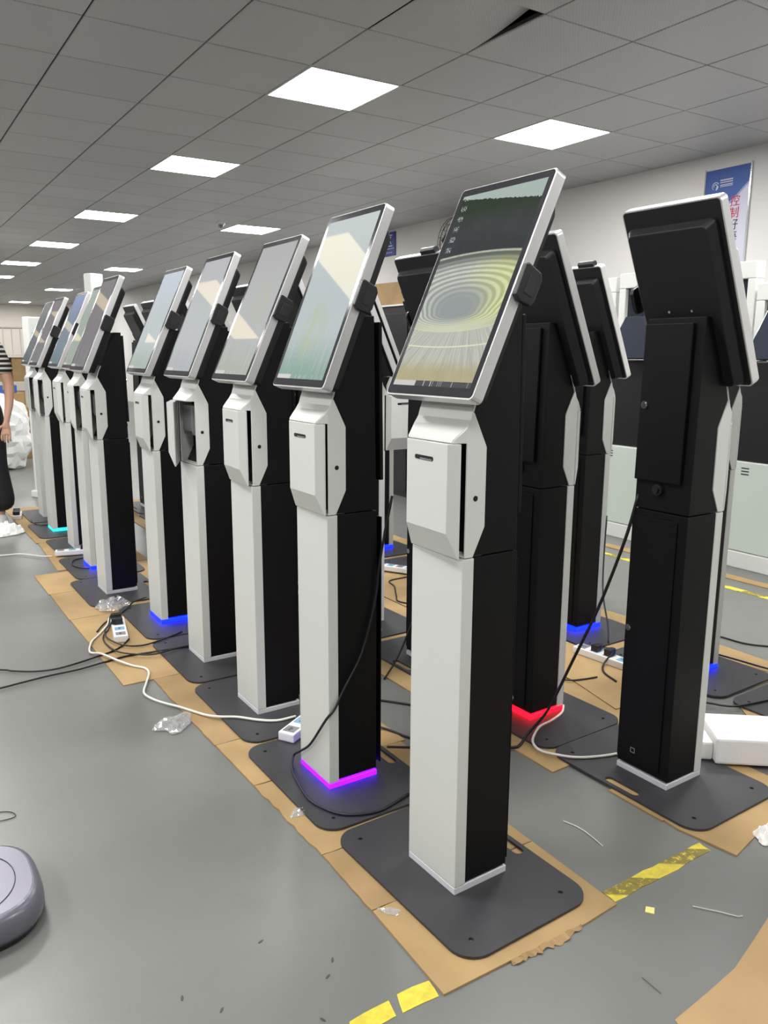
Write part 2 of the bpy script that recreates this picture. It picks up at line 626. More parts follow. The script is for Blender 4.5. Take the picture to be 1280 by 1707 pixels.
def flat_mesh(name, loops, th, mat, z0=0.0, smooth_pts=False):
    """a flat plate with real holes: outer loop followed by hole loops"""
    cu = bpy.data.curves.new(name, 'CURVE')
    cu.dimensions = '2D'
    cu.fill_mode = 'BOTH'
    cu.extrude = th / 2
    for lp in loops:
        sp_ = cu.splines.new('POLY')
        sp_.points.add(len(lp) - 1)
        for i, p in enumerate(lp):
            sp_.points[i].co = (p[0], p[1], 0, 1)
        sp_.use_cyclic_u = True
    o = bpy.data.objects.new(name, cu)
    COL.objects.link(o)
    dg = bpy.context.evaluated_depsgraph_get()
    dg.update()
    me = bpy.data.meshes.new_from_object(o.evaluated_get(dg))
    bpy.data.objects.remove(o)
    bpy.data.curves.remove(cu)
    for v in me.vertices:
        v.co.z += z0 + th / 2
    me.materials.clear()
    me.materials.append(MATS[mat])
    me.name = name
    return me


def text_mesh(name, body, size, th, mat):
    cu = bpy.data.curves.new(name, 'FONT')
    cu.body = body
    cu.size = size
    cu.extrude = th / 2
    cu.align_x = 'CENTER'
    cu.align_y = 'CENTER'
    cu.resolution_u = 3
    o = bpy.data.objects.new(name, cu)
    COL.objects.link(o)
    dg = bpy.context.evaluated_depsgraph_get()
    dg.update()
    me = bpy.data.meshes.new_from_object(o.evaluated_get(dg))
    bpy.data.objects.remove(o)
    bpy.data.curves.remove(cu)
    me.materials.clear()
    me.materials.append(MATS[mat])
    return me


def circ(cx, cy, r, n=12):
    return [(cx + r * math.cos(2 * math.pi * k / n), cy + r * math.sin(2 * math.pi * k / n)) for k in range(n)]


def smooth_path(pts, n=6):
    """Catmull-Rom through 3-D points"""
    P = [Vector(p) for p in pts]
    P = [P[0] * 2 - P[1]] + P + [P[-1] * 2 - P[-2]]
    out = []
    for i in range(1, len(P) - 2):
        for k in range(n):
            t = k / n
            a, b, c, d = P[i - 1], P[i], P[i + 1], P[i + 2]
            out.append(0.5 * ((2 * b) + (c - a) * t + (2 * a - 5 * b + 4 * c - d) * t * t + (3 * b - a - 3 * c + d) * t ** 3))
    out.append(P[-2])
    return out


# ================================================================== ROOM
fl = MB().box(X_L - 0.2, X_R + 0.2, Y_B - 0.2, Y_F + 0.2, -0.1, 0.0).obj('floor', 'floor_epoxy')
struct(fl, 'glossy grey epoxy floor with dirt specks')
wr = MB().box(X_R, X_R + 0.2, Y_B - 0.2, Y_F + 0.2, 0, ZC + 0.45).obj('wall_right', 'wall_paint')
struct(wr, 'plain off-white painted wall')
struct(MB().box(X_L - 0.2, X_L, Y_B - 0.2, Y_F + 0.2, 0, ZC + 0.45).obj('wall_left', 'wall_paint'))
struct(MB().box(X_L, X_R, Y_F, Y_F + 0.2, 0, ZC + 0.45).obj('wall_far', 'end_wall_paint'))
struct(MB().box(X_L, X_R, Y_B - 0.2, Y_B, 0, ZC + 0.45).obj('wall_back', 'wall_paint'))

# ceiling: dark slab over a hung grid of metal tiles
ceil = struct(MB().box(X_L - 0.2, X_R + 0.2, Y_B - 0.2, Y_F + 0.2, ZC + 0.36, ZC + 0.45).obj('ceiling', 'plenum_dark'),
              'suspended ceiling of square grey metal tiles')
C0, C1 = -14, 8
R0, R1 = -15, 42
# panel lights stand in these grid cells (column, row)
LIGHTS = set()
for r in (0, 4, 9, 14, 19, 24, 29, 34, 39):
    LIGHTS.add((2, r))
for r in (0, 9, 19, 29, 39):
    LIGHTS.add((5, r))
for r in (-4, -8):
    LIGHTS |= {(2, r), (5, r)}
for r in (-8, -4, 0, 4, 9, 14, 19, 24, 34):
    LIGHTS |= {(-2, r)}
    if r < 20:
        LIGHTS |= {(-6, r)}
    if r < 10:
        LIGHTS |= {(-10, r)}


def px(p):
    d = Vector(p) - Vector((0, 0, CAM_H))
    zz = d.dot(fw)
    if zz < 0.05:
        return None
    return 640 + FPX * d.dot(rt) / zz, 853.5 - FPX * d.dot(up) / zz


tile_me = MB().box(-0.296, 0.296, -0.296, 0.296, 0, 0.012).mesh('ceiling_tile', 'ceiling_tile_metal', bevel=0.003, bseg=1)
seen, rest = [], []
for c in range(C0, C1):
    for r in range(R0, R1):
        if (c, r) in LIGHTS:
            continue
        x, y = GX + (c + 0.5) * T, GY + (r + 0.5) * T
        q = px((x, y, ZC))
        inview = q and -120 < q[0] < 1400 and -160 < q[1] < 520
        (seen if inview else rest).append((math.hypot(x, y), c, r, x, y))
seen.sort()
rest += seen[290:]
OPEN_TILE = (2, -2)
for d_, c, r, x, y in seen[:290]:
    if (c, r) == OPEN_TILE:      # one tile is bent up at a corner and leaves a dark gap along its edge
        vs, fs = [], []
        for a in range(7):
            for b in range(7):
                u_, v_ = a / 6, b / 6
                lift = 0.06 * max(0.0, u_ - 0.25) / 0.75 * (1 - v_) ** 1.6
                vs += [(-0.296 + 0.592 * u_ - 0.35 * lift, -0.296 + 0.592 * v_, lift), (-0.296 + 0.592 * u_ - 0.35 * lift, -0.296 + 0.592 * v_, lift + 0.003)]
        for a in range(6):
            for b in range(6):
                q = (a * 7 + b) * 2
                fs += [(q, q + 2, q + 16, q + 14), (q + 1, q + 15, q + 17, q + 3)]
        link('ceiling_tile', MB().add(vs, fs).mesh('bent_ceiling_tile', 'ceiling_tile_metal'), ceil, (x, y, ZC))
        continue
    o = link('ceiling_tile', tile_me, ceil, (x, y, ZC))
mb = MB()
for d_, c, r, x, y in rest:
    xe = min(x + 0.296, X_R)
    mb.box(x - 0.296, xe, y - 0.296, y + 0.296, ZC, ZC + 0.012)
o = mb.obj('ceiling_tile_field', 'ceiling_tile_metal', ceil)
o['kind'] = 'stuff'
# grid bars just above the tile faces, as parts of the ceiling
mb = MB()
for c in range(C0, C1 + 1):
    x = GX + c * T
    if x < X_R:
        mb.box(x - 0.007, x + 0.007, Y_B, Y_F, ZC + 0.0125, ZC + 0.022)
for r in range(R0, R1 + 1):
    y = GY + r * T
    mb.box(X_L, X_R, y - 0.011, y + 0.011, ZC + 0.0125, ZC + 0.0215)
o = mb.obj('ceiling_grid', 'plenum_dark', ceil)
o['kind'] = 'stuff'

LBL = {(2, 0): 'bright square LED ceiling panel, largest of all, left of the nearest kiosk screen',
       (5, 0): 'bright square LED ceiling panel right above the nearest kiosk screen',
       (2, 4): 'second bright LED panel of the left line, above the fifth kiosk',
       (2, 9): 'third bright LED panel of the left line along the ceiling',
       (2, 14): 'fourth bright LED panel of the left line along the ceiling',
       (2, 19): 'fifth bright LED panel of the left line, near the left picture edge',
       (2, 24): 'sixth bright LED panel of the left line, cut by the left picture edge',
       (5, 9): 'second bright LED panel of the right line, above the fourth kiosk',
       (5, 19): 'third bright LED panel of the right line, above the white tower',
       (5, 29): 'fourth bright LED panel of the right line, small and far away',
       (5, 39): 'farthest tiny LED panel of the right line before the end wall'}
fr_me = MB()
for a in ((-0.298, 0.298, -0.298, -0.286), (-0.298, 0.298, 0.286, 0.298), (-0.298, -0.286, -0.286, 0.286), (0.286, 0.298, -0.286, 0.286)):
    fr_me.box(a[0], a[1], a[2], a[3], -0.004, 0.03)
fr_me = fr_me.mesh('frame', 'light_frame')
df_me = MB().box(-0.286, 0.286, -0.286, 0.286, -0.001, 0.012).mesh('diffuser', 'light_frame')
df_me.materials.append(MATS['panel_glow'])
df_me.polygons[0].material_index = 1
for (c, r) in sorted(LIGHTS):
    x, y = GX + (c + 0.5) * T, GY + (r + 0.5) * T
    if not (Y_B < y < Y_F and X_L < x < X_R):
        continue
    t = thing('ceiling_light', LBL.get((c, r), 'white square LED panel in the ceiling beyond the picture edge'), 'ceiling light', (x, y, ZC), 0, 'square LED ceiling panels')
    link('frame', fr_me, t)
    link('diffuser', df_me, t)

# ================================================================== KIOSK
# local frame: origin on the ground under the column centre, x points to the back, viewer's right is -y
D0, V0 = 0.08, 0.09
ME = {}


def d(x):
    return x - D0


def pd(poly):
    return [(p[0] - D0, p[1]) for p in poly]


slot = [(0.245 - D0 + 0.014 * math.cos(a), s_ * 0.045 + 0.014 * math.sin(a)) for s_, a0 in ((1, 0), (-1, 180)) for a in [math.radians(a0 + 18 * k) for k in range(11)]]
outer = rrect(d(-0.115), d(0.272), -0.273, 0.273, 0.06, 8)
holes = [circ(d(-0.060), -0.22, 0.006), circ(d(-0.060), 0.22, 0.006), circ(d(0.215), -0.22, 0.006), circ(d(0.215), 0.22, 0.006)]
ME['base_plate'] = flat_mesh('base_plate', [outer, slot] + holes, 0.007, 'plate_paint', 0.0)
pl = MB().box(d(0.0), d(0.162), -0.09, 0.09, 0.0072, 0.024)
ME['plinth_light'] = {}
for k_, mname in (('off', 'acrylic'), ('purple', 'glow_purple'), ('blue', 'glow_blue'), ('red', 'glow_red'), ('cyan', 'glow_cyan')):
    ME['plinth_light'][k_] = pl.mesh('plinth_light', mname, bevel=0.001, bseg=1)
ME['column_cover'] = MB().box(d(0.0), d(0.032), -0.0905, 0.0905, 0.0245, 0.8145).mesh('column_cover', 'white_paint', bevel=0.0025)
ME['column_shell'] = MB().box(d(0.0325), d(0.160), -0.0895, 0.0895, 0.03, 0.8145).mesh('column_shell', 'black_paint', bevel=0.002)
body = pd([(0.0275, 0.8175), (0.0595, 0.882), (0.0595, 1.053), (0.0235, 1.127), (0.041, 1.178), (0.115, 1.345), (0.149, 1.345), (0.158, 0.8175)])
ME['body_shell'] = MB().prism(body, -0.0895, 0.0895, 'y').mesh('body_shell', 'black_paint', bevel=0.002)
# white printer head
hm = MB()


def vsh(sgn):
    return lambda p: -sgn * 0.014 * min(1.0, max(0.0, (0.003 - (p[0] + D0)) / 0.029))


side = pd([(0.004, 0.8165), (0.027, 0.8165), (0.0585, 0.881), (0.0585, 1.053), (0.0225, 1.126), (0.0175, 1.128), (0.012, 1.110), (0.002, 1.095), (-0.024, 1.068), (-0.024, 1.0635), (0.004, 1.0635)])
hm.prism(side, -0.0915, -0.0875, 'y', vsh(-1))
hm.prism(side, 0.0875, 0.0915, 'y', vsh(1))
prof = [(-0.026, 1.0645, 0.0765), (-0.0245, 1.070, 0.0772), (0.002, 1.0965, 0.0895), (0.012, 1.111, 0.0905), (0.0172, 1.128, 0.0905), (0.027, 1.157, 0.0905), (0.040, 1.183, 0.0905)]
vs, fs = [], []
for p in prof:
    for off in (0.0, 0.004):
        vs += [(d(p[0] + off), -p[2], p[1] - off * 0.5), (d(p[0] + off), p[2], p[1] - off * 0.5)]
for i in range(len(prof) - 1):
    a, b_ = i * 4, (i + 1) * 4
    fs += [(a, a + 1, b_ + 1, b_), (a + 2, b_ + 2, b_ + 3, a + 3), (a, b_, b_ + 2, a + 2), (a + 1, a + 3, b_ + 3, b_ + 1)]
fs += [(0, 2, 3, 1), (len(vs) - 4, len(vs) - 3, len(vs) - 1, len(vs) - 2)]
hm.add(vs, fs)
hm.box(d(0.004), d(0.056), -0.0875, 0.0875, 0.8165, 0.8205)
ME['printer_head'] = hm.mesh('printer_head', 'white_paint', bevel=0.0008, bseg=1)
ME['head_interior'] = MB().box(d(0.0560), d(0.0585), -0.087, 0.087, 0.882, 1.053).mesh('head_interior', 'dark_void')
# front door, origin on its hinge (viewer's left, +y)
dm = MB()
HY = 0.0915
V = [(-0.0265, 0.0765, 1.0625), (-0.0265, -0.0765, 1.0625), (-0.0265, -0.0765, 0.872), (-0.0265, 0.0765, 0.872),
     (-0.004, 0.0895, 1.0625), (-0.004, -0.0895, 1.0625), (-0.004, -0.0895, 0.8165), (-0.004, 0.0895, 0.8165),
     (0.0, 0.0895, 1.0625), (0.0, -0.0895, 1.0625), (0.0, -0.0895, 0.8165), (0.0, 0.0895, 0.8165)]
dm.add([(p[0], p[1] - HY, p[2]) for p in V],
       [(0, 3, 2, 1), (0, 1, 5, 4), (1, 2, 6, 5), (2, 3, 7, 6), (3, 0, 4, 7), (4, 5, 9, 8), (5, 6, 10, 9), (6, 7, 11, 10), (7, 4, 8, 11), (8, 9, 10, 11)])
ME['front_door'] = dm.mesh('front_door', 'white_paint', bevel=0.0015, bseg=2)


def stad(yc, zc, hw, r, n=8):
    return [(yc + s_ * hw + r * math.cos(a), zc + r * math.sin(a)) for s_, a0 in ((1, -90), (-1, 90)) for a in [math.radians(a0 + 180 * k / n) for k in range(n + 1)]]


ME['ticket_slot'] = MB().prism(stad(0.009 - HY, 1.026, 0.030, 0.0048), -0.0272, -0.0262, 'x').mesh('ticket_slot', 'dark_void')
ME['slot_lip'] = MB().prism(stad(0.001 - HY, 1.0236, 0.021, 0.0014), -0.0276, -0.0270, 'x').mesh('slot_lip', 'printer_grey')
ME['side_lock'] = MB().disc((d(0.030), -0.0915, 0.945), 0.0062, 'y', -0.0008).disc((d(0.030), -0.0922, 0.945), 0.0048, 'y', -0.0004).mesh('side_lock', 'black_plastic')
ME['ticket_printer'] = (MB().box(d(0.012), d(0.054), -0.055, 0.065, 0.930, 1.045).box(d(0.005), d(0.012), -0.040, 0.050, 0.945, 1.035)
                        .box(d(0.006), d(0.0119), -0.052, -0.043, 0.935, 1.04)).mesh('ticket_printer', 'printer_grey', bevel=0.002)
# rear doors, hinge at +y
ME['rear_door'] = MB().box(0.0, 0.011, -0.150, 0.0, 0.900, 1.330).mesh('rear_door', 'black_paint', bevel=0.0025)
ME['rear_lower_door'] = MB().box(0.0, 0.004, -0.150, 0.0, 0.045, 0.795).mesh('rear_lower_door', 'black_paint', bevel=0.0015)
lk = MB().disc((0.011, -0.132, 1.11), 0.011, 'x', 0.004).disc((0.015, -0.132, 1.11), 0.007, 'x', 0.002)
ME['rear_lock'] = lk.mesh('door_lock', 'chrome')
ME['lower_lock'] = MB().disc((0.004, -0.137, 0.457), 0.010, 'x', 0.004).disc((0.008, -0.137, 0.457), 0.006, 'x', 0.002).mesh('door_lock', 'chrome')
ME['cable_gland'] = (MB().disc((d(0.158), -0.010, 0.878), 0.016, 'x', 0.012).disc((d(0.168), -0.010, 0.878), 0.009, 'x', 0.010)).mesh('cable_gland', 'black_plastic')
ME['network_port'] = (MB().box(d(0.164), d(0.1652), -0.041, -0.025, 0.074, 0.076).box(d(0.164), d(0.1652), -0.041, -0.039, 0.076, 0.088)
                      .box(d(0.164), d(0.1652), -0.027, -0.025, 0.076, 0.088).box(d(0.164), d(0.1652), -0.041, -0.025, 0.088, 0.090)).mesh('network_port', 'printer_grey')
# monitor: origin at the middle of its lower front edge; x = back, z = up along the screen
MW, MH, MT = 0.298, 0.506, 0.028
fr = MB().prism(rrect(-MW / 2, MW / 2, 0, MH, 0.012), 0, MT, 'x')
ME['monitor'] = fr.mesh('monitor', 'silver', bevel=0.0022, bseg=2)
ME['bezel_glass'] = MB().prism(rrect(-MW / 2 + 0.0035, MW / 2 - 0.0035, 0.0035, MH - 0.0035, 0.009), -0.0008, 0.004, 'x').mesh('bezel_glass', 'bezel_glass')
dsp = MB().box(-0.0012, 0.003, -DW / 2, DW / 2, DZ0, DZ0 + DH)
ME['display'] = {}
for nm in [k for k in MATS if k.startswith('display_')]:
    ME['display'][nm[8:]] = dsp.mesh('display', nm)
ME['rear_cover'] = MB().prism(rrect(-MW / 2 + 0.004, MW / 2 - 0.004, 0.004, MH - 0.004, 0.009), MT - 0.003, MT + 0.0015, 'x').mesh('rear_cover', 'housing_black', bevel=0.001, bseg=1)
_h0, _h1 = rrect(-0.132, 0.132, 0.010, 0.458, 0.012, 4), rrect(-0.118, 0.118, 0.014, 0.448, 0.014, 4)
_n = len(_h0)
ME['rear_housing'] = MB().add([(MT - 0.001, *p) for p in _h0] + [(MT + 0.012, *p) for p in _h0] + [(0.0625, *p) for p in _h1],
                              [tuple(range(_n)), tuple(range(3 * _n - 1, 2 * _n - 1, -1))] +
                              [(k * _n + i_, k * _n + (i_ + 1) % _n, (k + 1) * _n + (i_ + 1) % _n, (k + 1) * _n + i_) for k in (0, 1) for i_ in range(_n)]).mesh('rear_housing', 'housing_black', bevel=0.003, bseg=2)
ME['screw'] = [MB().disc((0.0625, yy, zz), 0.0035, 'x', 0.0018, 10).mesh('screw', 'chrome') for yy, zz in ((-0.035, 0.232), (0.035, 0.232))] + \
    [MB().disc((MT, sg * 0.115, 0.43), 0.003, 'x', 0.002, 10).mesh('screw', 'chrome') for sg in (-1, 1)]
rd = [(0.001, 0.228), (0.014, 0.220), (0.048, 0.224), (0.054, 0.238), (0.054, 0.284), (0.046, 0.296), (0.006, 0.299), (0.001, 0.294)]
ME['card_reader'] = MB().prism(rd, -MW / 2 - 0.0125, -MW / 2 - 0.0002, 'y').mesh('card_reader', 'black_plastic', bevel=0.003, bseg=2)
ME['reader_slot'] = MB().box(0.018, 0.042, -MW / 2 - 0.0137, -MW / 2 - 0.0123, 0.240, 0.278).mesh('reader_slot', 'housing_black', bevel=0.0005, bseg=1)
ME['camera_module'] = MB().prism([(0.004, MH - 0.002), (0.03, MH - 0.002), (0.03, MH + 0.012), (0.024, MH + 0.02), (0.008, MH + 0.02), (0.004, MH + 0.012)], 0.03, 0.115, 'y').mesh('camera_module', 'black_plastic', bevel=0.003)
TILT = math.radians(24.9)


def kiosk(label, x, y, rz, light='off', disp=None, door=2.0, rear=0.0, group='self-service kiosks in rows', mon_rot=0.0, mon_dx=0.0, mon_dz=0.0, far=False, lock_plug=True, reader=True, camera=False, printer=False):
    """x, y: front corner of the column on the viewer's right"""
    c_, s_ = math.cos(rz), math.sin(rz)
    ox, oy = D0, V0
    root = thing('self_service_kiosk', label, 'kiosk', (x + c_ * ox - s_ * oy, y + s_ * ox + c_ * oy, 0.0055), rz, group)
    link('base_plate', ME['base_plate'], root)
    link('plinth_light', ME['plinth_light'][light], root)
    link('column_cover', ME['column_cover'], root)
    link('column_shell', ME['column_shell'], root)
    link('body_shell', ME['body_shell'], root)
    hd = link('printer_head', ME['printer_head'], root)
    link('head_interior', ME['head_interior'], hd)
    link('side_lock', ME['side_lock'], hd)
    if printer:
        link('ticket_printer', ME['ticket_printer'], root)
    dr = link('front_door', ME['front_door'], root, (-D0, HY, 0), (0, 0, -math.radians(door)))
    link('ticket_slot', ME['ticket_slot'], dr)
    link('slot_lip', ME['slot_lip'], dr)
    rdr = link('rear_door', ME['rear_door'], root, (0.0782 + 0.0145, 0.0885 - 0.028, 0), (0, -0.0171, math.radians(rear)))
    link('door_lock', ME['rear_lock'], rdr)
    rl = link('rear_lower_door', ME['rear_lower_door'], root, (0.0802, 0.0885 - 0.028, 0), (0, 0, math.radians(rear)))
    link('door_lock', ME['lower_lock'], rl)
    link('network_port', ME['network_port'], root)
    link('cable_gland', ME['cable_gland'], root)
    mn = link('monitor', ME['monitor'], root, (d(-0.037) + mon_dx, 0, 1.157 + mon_dz), (0, TILT + mon_rot, 0))
    bz = link('bezel_glass', ME['bezel_glass'], mn)
    link('display', ME['display'][disp or 'dim'], mn)
    link('rear_cover', ME['rear_cover'], mn)
    link('rear_housing', ME['rear_housing'], mn)
    if not far:
        for sm in ME['screw']:
            link('screw', sm, mn)
    if reader:
        link('card_reader', ME['card_reader'], mn)
        link('reader_slot', ME['reader_slot'], mn)
    if camera:
        link('camera_module', ME['camera_module'], mn)
    return root


R_ = math.radians
GA = 'kiosks of the left row, screens facing left'
kiosk('nearest white and black kiosk, its screen showing a round spillway photo', 1.036, 1.302, R_(1.8), 'off', 'spillway', 3.0, group=GA)
kiosk('second kiosk from the front, glowing purple at its foot', 1.013, 1.862, R_(0.3), 'purple', 'mint', 0.8, rear=5.0, group=GA, mon_rot=R_(-2.6), mon_dx=-0.005)
kiosk('third kiosk from the front, unlit foot and grey screen with pale blossom', 1.038, 2.424, R_(0.2), 'off', 'flower', 3.0, group=GA, mon_rot=R_(-0.4))
kiosk('fourth kiosk from the front with its printer door swung open', 1.048, 2.984, R_(0.2), 'off', 'grey', 24.0, group=GA, mon_rot=R_(-1.4), printer=True)
kiosk('fifth kiosk from the front, blue glowing foot and pale sky screen', 1.051, 3.547, R_(0.2), 'blue', 'sky', 3.0, group=GA, mon_rot=R_(-0.4))
kiosk('sixth kiosk from the front, standing forward with its dim monitor tipped off the body', 0.950, 4.154, R_(0.5), 'off', 'dim', 5.0, group=GA, mon_dx=-0.022, mon_rot=-0.02, printer=True)
kiosk('seventh kiosk from the front, blue foot light, pale green screen', 0.998, 4.708, R_(0.5), 'blue', 'palegreen', 8.0, group=GA, printer=True)
kiosk('eighth kiosk from the front, bluish screen, unlit foot', 1.027, 5.291, R_(0.5), 'off', 'blue', 3.0, group=GA)
kiosk('ninth kiosk from the front, cyan glowing foot', 1.010, 5.883, R_(0.5), 'cyan', 'dim', 8.0, group=GA, printer=True)
kiosk('last and smallest kiosk at the far end of the left row', 1.047, 6.46, R_(0.5), 'off', 'slate', 10.0, group=GA, printer=True)

GB = 'kiosks of the middle row, backs to the left row'
# rows facing +x: the viewer's-right front corner lies at +y


def kiosk_b(label, xf, y_near, rz, **k):
    a = math.pi + rz
    # front corner on the near side is the viewer's left one (local v = 0.18)
    vx, vy = -math.sin(a) * 0.18, math.cos(a) * 0.18
    return kiosk(label, xf - vx, y_near - vy, a, **k)


kiosk_b('big black-backed kiosk at the right, nearest of the middle row', 1.997, 1.343, R_(1.6), group=GB, mon_dz=0.020, mon_dx=0.018)
kiosk_b('black-backed kiosk with red glowing foot behind the nearest kiosk', 1.977, 1.893, R_(2.0), light='red', group=GB)
kiosk_b('black-backed kiosk with a camera knob on top, hidden behind the nearest screen', 1.970, 2.455, R_(1.5), group=GB, camera=True)
kiosk_b('kiosk seen between the two front kiosks, its white slot door opened toward us', 1.958, 3.044, R_(1.5), group=GB, door=92.0, printer=True)
for i, y in enumerate((3.60, 4.16, 4.72, 5.28, 5.84, 6.40)):
    kiosk_b(['fifth black-backed kiosk of the middle row, behind the third left kiosk', 'sixth black-backed kiosk of the middle row, behind the fourth left kiosk',
             'seventh black-backed kiosk of the middle row, behind the fifth left kiosk', 'eighth black-backed kiosk of the middle row, behind the sixth left kiosk',
             'ninth black-backed kiosk of the middle row, far behind', 'last black-backed kiosk of the middle row, farthest away'][i],
            1.965 + 0.02 * (i % 2), y, R_(1.0), group=GB, far=True)
GC = 'kiosks of the rear row, backs to the middle row'
kiosk_b('rear row kiosk behind the big black one, only its white edge and blue foot showing', 2.794, 1.843, R_(2.0), light='blue', group=GC, mon_dx=0.028)
kiosk_b('rear row kiosk with blue glowing foot and monitor back facing us', 2.773, 2.448, R_(1.5), light='blue', group=GC, camera=True)
for i, (y, lt) in enumerate(((3.05, 'off'), (3.65, 'off'), (4.25, 'blue'), (4.85, 'off'), (5.45, 'off'), (6.05, 'off'))):
    kiosk_b(['third rear row kiosk, right behind the nearest screen', 'fourth rear row kiosk, its top left of the nearest screen',
             'fifth rear row kiosk, blue foot glimpsed between the two front kiosks', 'sixth rear row kiosk, behind the second screen',
             'seventh rear row kiosk, behind the third screen', 'eighth and farthest rear row kiosk'][i], 2.80, y, R_(1.0), light=lt, group=GC, far=True)
kiosk_b('rear row kiosk of which only a corner of the base plate enters at right', 2.82, 1.27, R_(1.0), group=GC)


# ================================================================== CARDBOARD, FLOOR THINGS
def sheet(label, poly, mat='cardboard', z0=0.0002, th=0.0048, cat='cardboard sheet', name='cardboard_sheet', group='flattened cardboard under the kiosks', wob=0.0, seed=1):
    rr = random.Random(seed)
    if wob:
        out = []
        n = len(poly)
        for i in range(n):
            a, b = poly[i], poly[(i + 1) % n]
            k = max(2, int(math.hypot(b[0] - a[0], b[1] - a[1]) / 0.03))
            for j in range(k):
                t = j / k
                q = wob if j else 0
                out.append((a[0] + (b[0] - a[0]) * t + rr.uniform(-q, q), a[1] + (b[1] - a[1]) * t + rr.uniform(-q, q)))
        poly = out
    o = MB().prism(poly, z0, z0 + th, 'z').obj(name, mat)
    tag(o, label, cat, group)
    return o


sheet('brown cardboard sheet under the nearest kiosk, corner pointing at the camera', [(0.845, 1.087), (1.010, 1.085), (1.235, 1.080), (1.344, 1.087), (1.345, 1.372), (0.853, 1.368)], seed=2)
sheet('darker taped cardboard strip beside the nearest kiosk plate', [(0.853, 1.371), (1.345, 1.375), (1.345, 1.606), (0.855, 1.612)], 'cardboard_dark', wob=0.002, seed=3)
sheet('worn cardboard sheet with torn edge under the purple-lit kiosk', [(0.855, 1.615), (1.36, 1.610), (1.36, 2.010), (0.844, 2.010)], wob=0.004, seed=4)
sheet('clean cardboard strip between the second and third kiosks', [(0.844, 2.013), (1.38, 2.013), (1.38, 2.306), (0.838, 2.306)], seed=5)
sheet('creased cardboard sheet under the third kiosk, white cable across it', [(0.836, 2.309), (1.40, 2.309), (1.40, 2.945), (0.829, 2.945)], 'cardboard_dark', wob=0.003, seed=6)
sheet('pale cardboard sheet jutting out under the black cable loops', [(0.715, 2.948), (1.40, 2.948), (1.40, 3.858), (0.707, 3.853)], seed=7)
sheet('pale cardboard sheet under the sixth kiosk', [(0.703, 3.857), (1.36, 3.862), (1.36, 4.340), (0.705, 4.332)], seed=8)
sheet('pale cardboard sheet just left of the seventh kiosk plate', [(0.700, 4.337), (1.36, 4.343), (1.36, 4.79), (0.698, 4.768)], seed=9)
sheet('narrow cardboard sheet beside the far white power strip', [(0.833, 4.81), (1.36, 4.80), (1.36, 5.60), (0.862, 5.60)], seed=10)
sheet('farthest cardboard sheet under the last kiosks of the left row', [(0.85, 5.603), (1.40, 5.603), (1.40, 7.0), (0.84, 7.0)], seed=11)
sheet('cardboard sheet under the big black kiosk at right', [(1.717, 1.206), (1.745, 1.050), (1.925, 1.088), (2.18, 1.075), (2.18, 1.62), (1.735, 1.60)], seed=12)
sheet('cardboard sheet by the white cable and red-lit foot', [(1.643, 1.774), (1.644, 1.602), (1.73, 1.606), (2.20, 1.625), (2.20, 2.30), (1.643, 2.27)], seed=13)
sheet('cardboard sheet under the camera-topped kiosk', [(1.612, 2.31), (2.14, 2.32), (2.14, 2.76), (1.612, 2.75)], seed=14)
sheet('cardboard sheet under the open-door kiosk', [(1.62, 2.765), (2.17, 2.765), (2.17, 3.42), (1.62, 3.42)], seed=15)
sheet('long cardboard sheet under the far middle row', [(1.60, 3.425), (2.16, 3.425), (2.16, 6.9), (1.60, 6.9)], seed=16)
sheet('wide pale cardboard between red and blue feet', [(2.145, 1.80), (2.49, 1.74), (2.495, 2.05), (2.495, 2.74), (2.205, 2.74), (2.205, 2.07)], z0=0.0052, th=0.004, seed=17)
sheet('cardboard strip lying under the rear row plates', [(2.60, 1.66), (3.05, 1.66), (3.05, 2.02), (2.98, 2.76), (2.605, 2.74)], seed=18)
sheet('cardboard under the cables in the middle of the rear rows', [(2.18, 2.77), (3.02, 2.78), (3.02, 6.6), (2.18, 6.6)], seed=19)
sheet('cardboard sheet at the right picture edge behind the foam block', [(2.40, 1.02), (3.0, 1.02), (3.0, 1.60), (2.57, 1.60), (2.46, 1.47)], seed=20)
sheet('narrow broken cardboard slat in front of the big black kiosk plate', [(1.708, 1.440), (1.712, 1.252), (1.738, 1.249), (1.735, 1.437)], 'cardboard_dark', th=0.005, group='cardboard scraps', seed=21, z0=0.0003)
sheet('thin cardboard strip along the white machines at the back', [(4.05, 1.6), (4.13, 1.6), (4.11, 5.0), (4.03, 5.0)], group='cardboard scraps', seed=22)
sheet('big tan kraft paper sheet at the lower right corner', [(1.184, 0.803), (1.10, 0.55), (1.62, 0.42), (1.90, 0.95), (1.64, 0.885), (1.51, 0.850), (1.40, 0.822), (1.30, 0.812)], 'kraft_paper', th=0.0015, cat='paper sheet', name='kraft_paper_sheet', group='loose papers', seed=23)
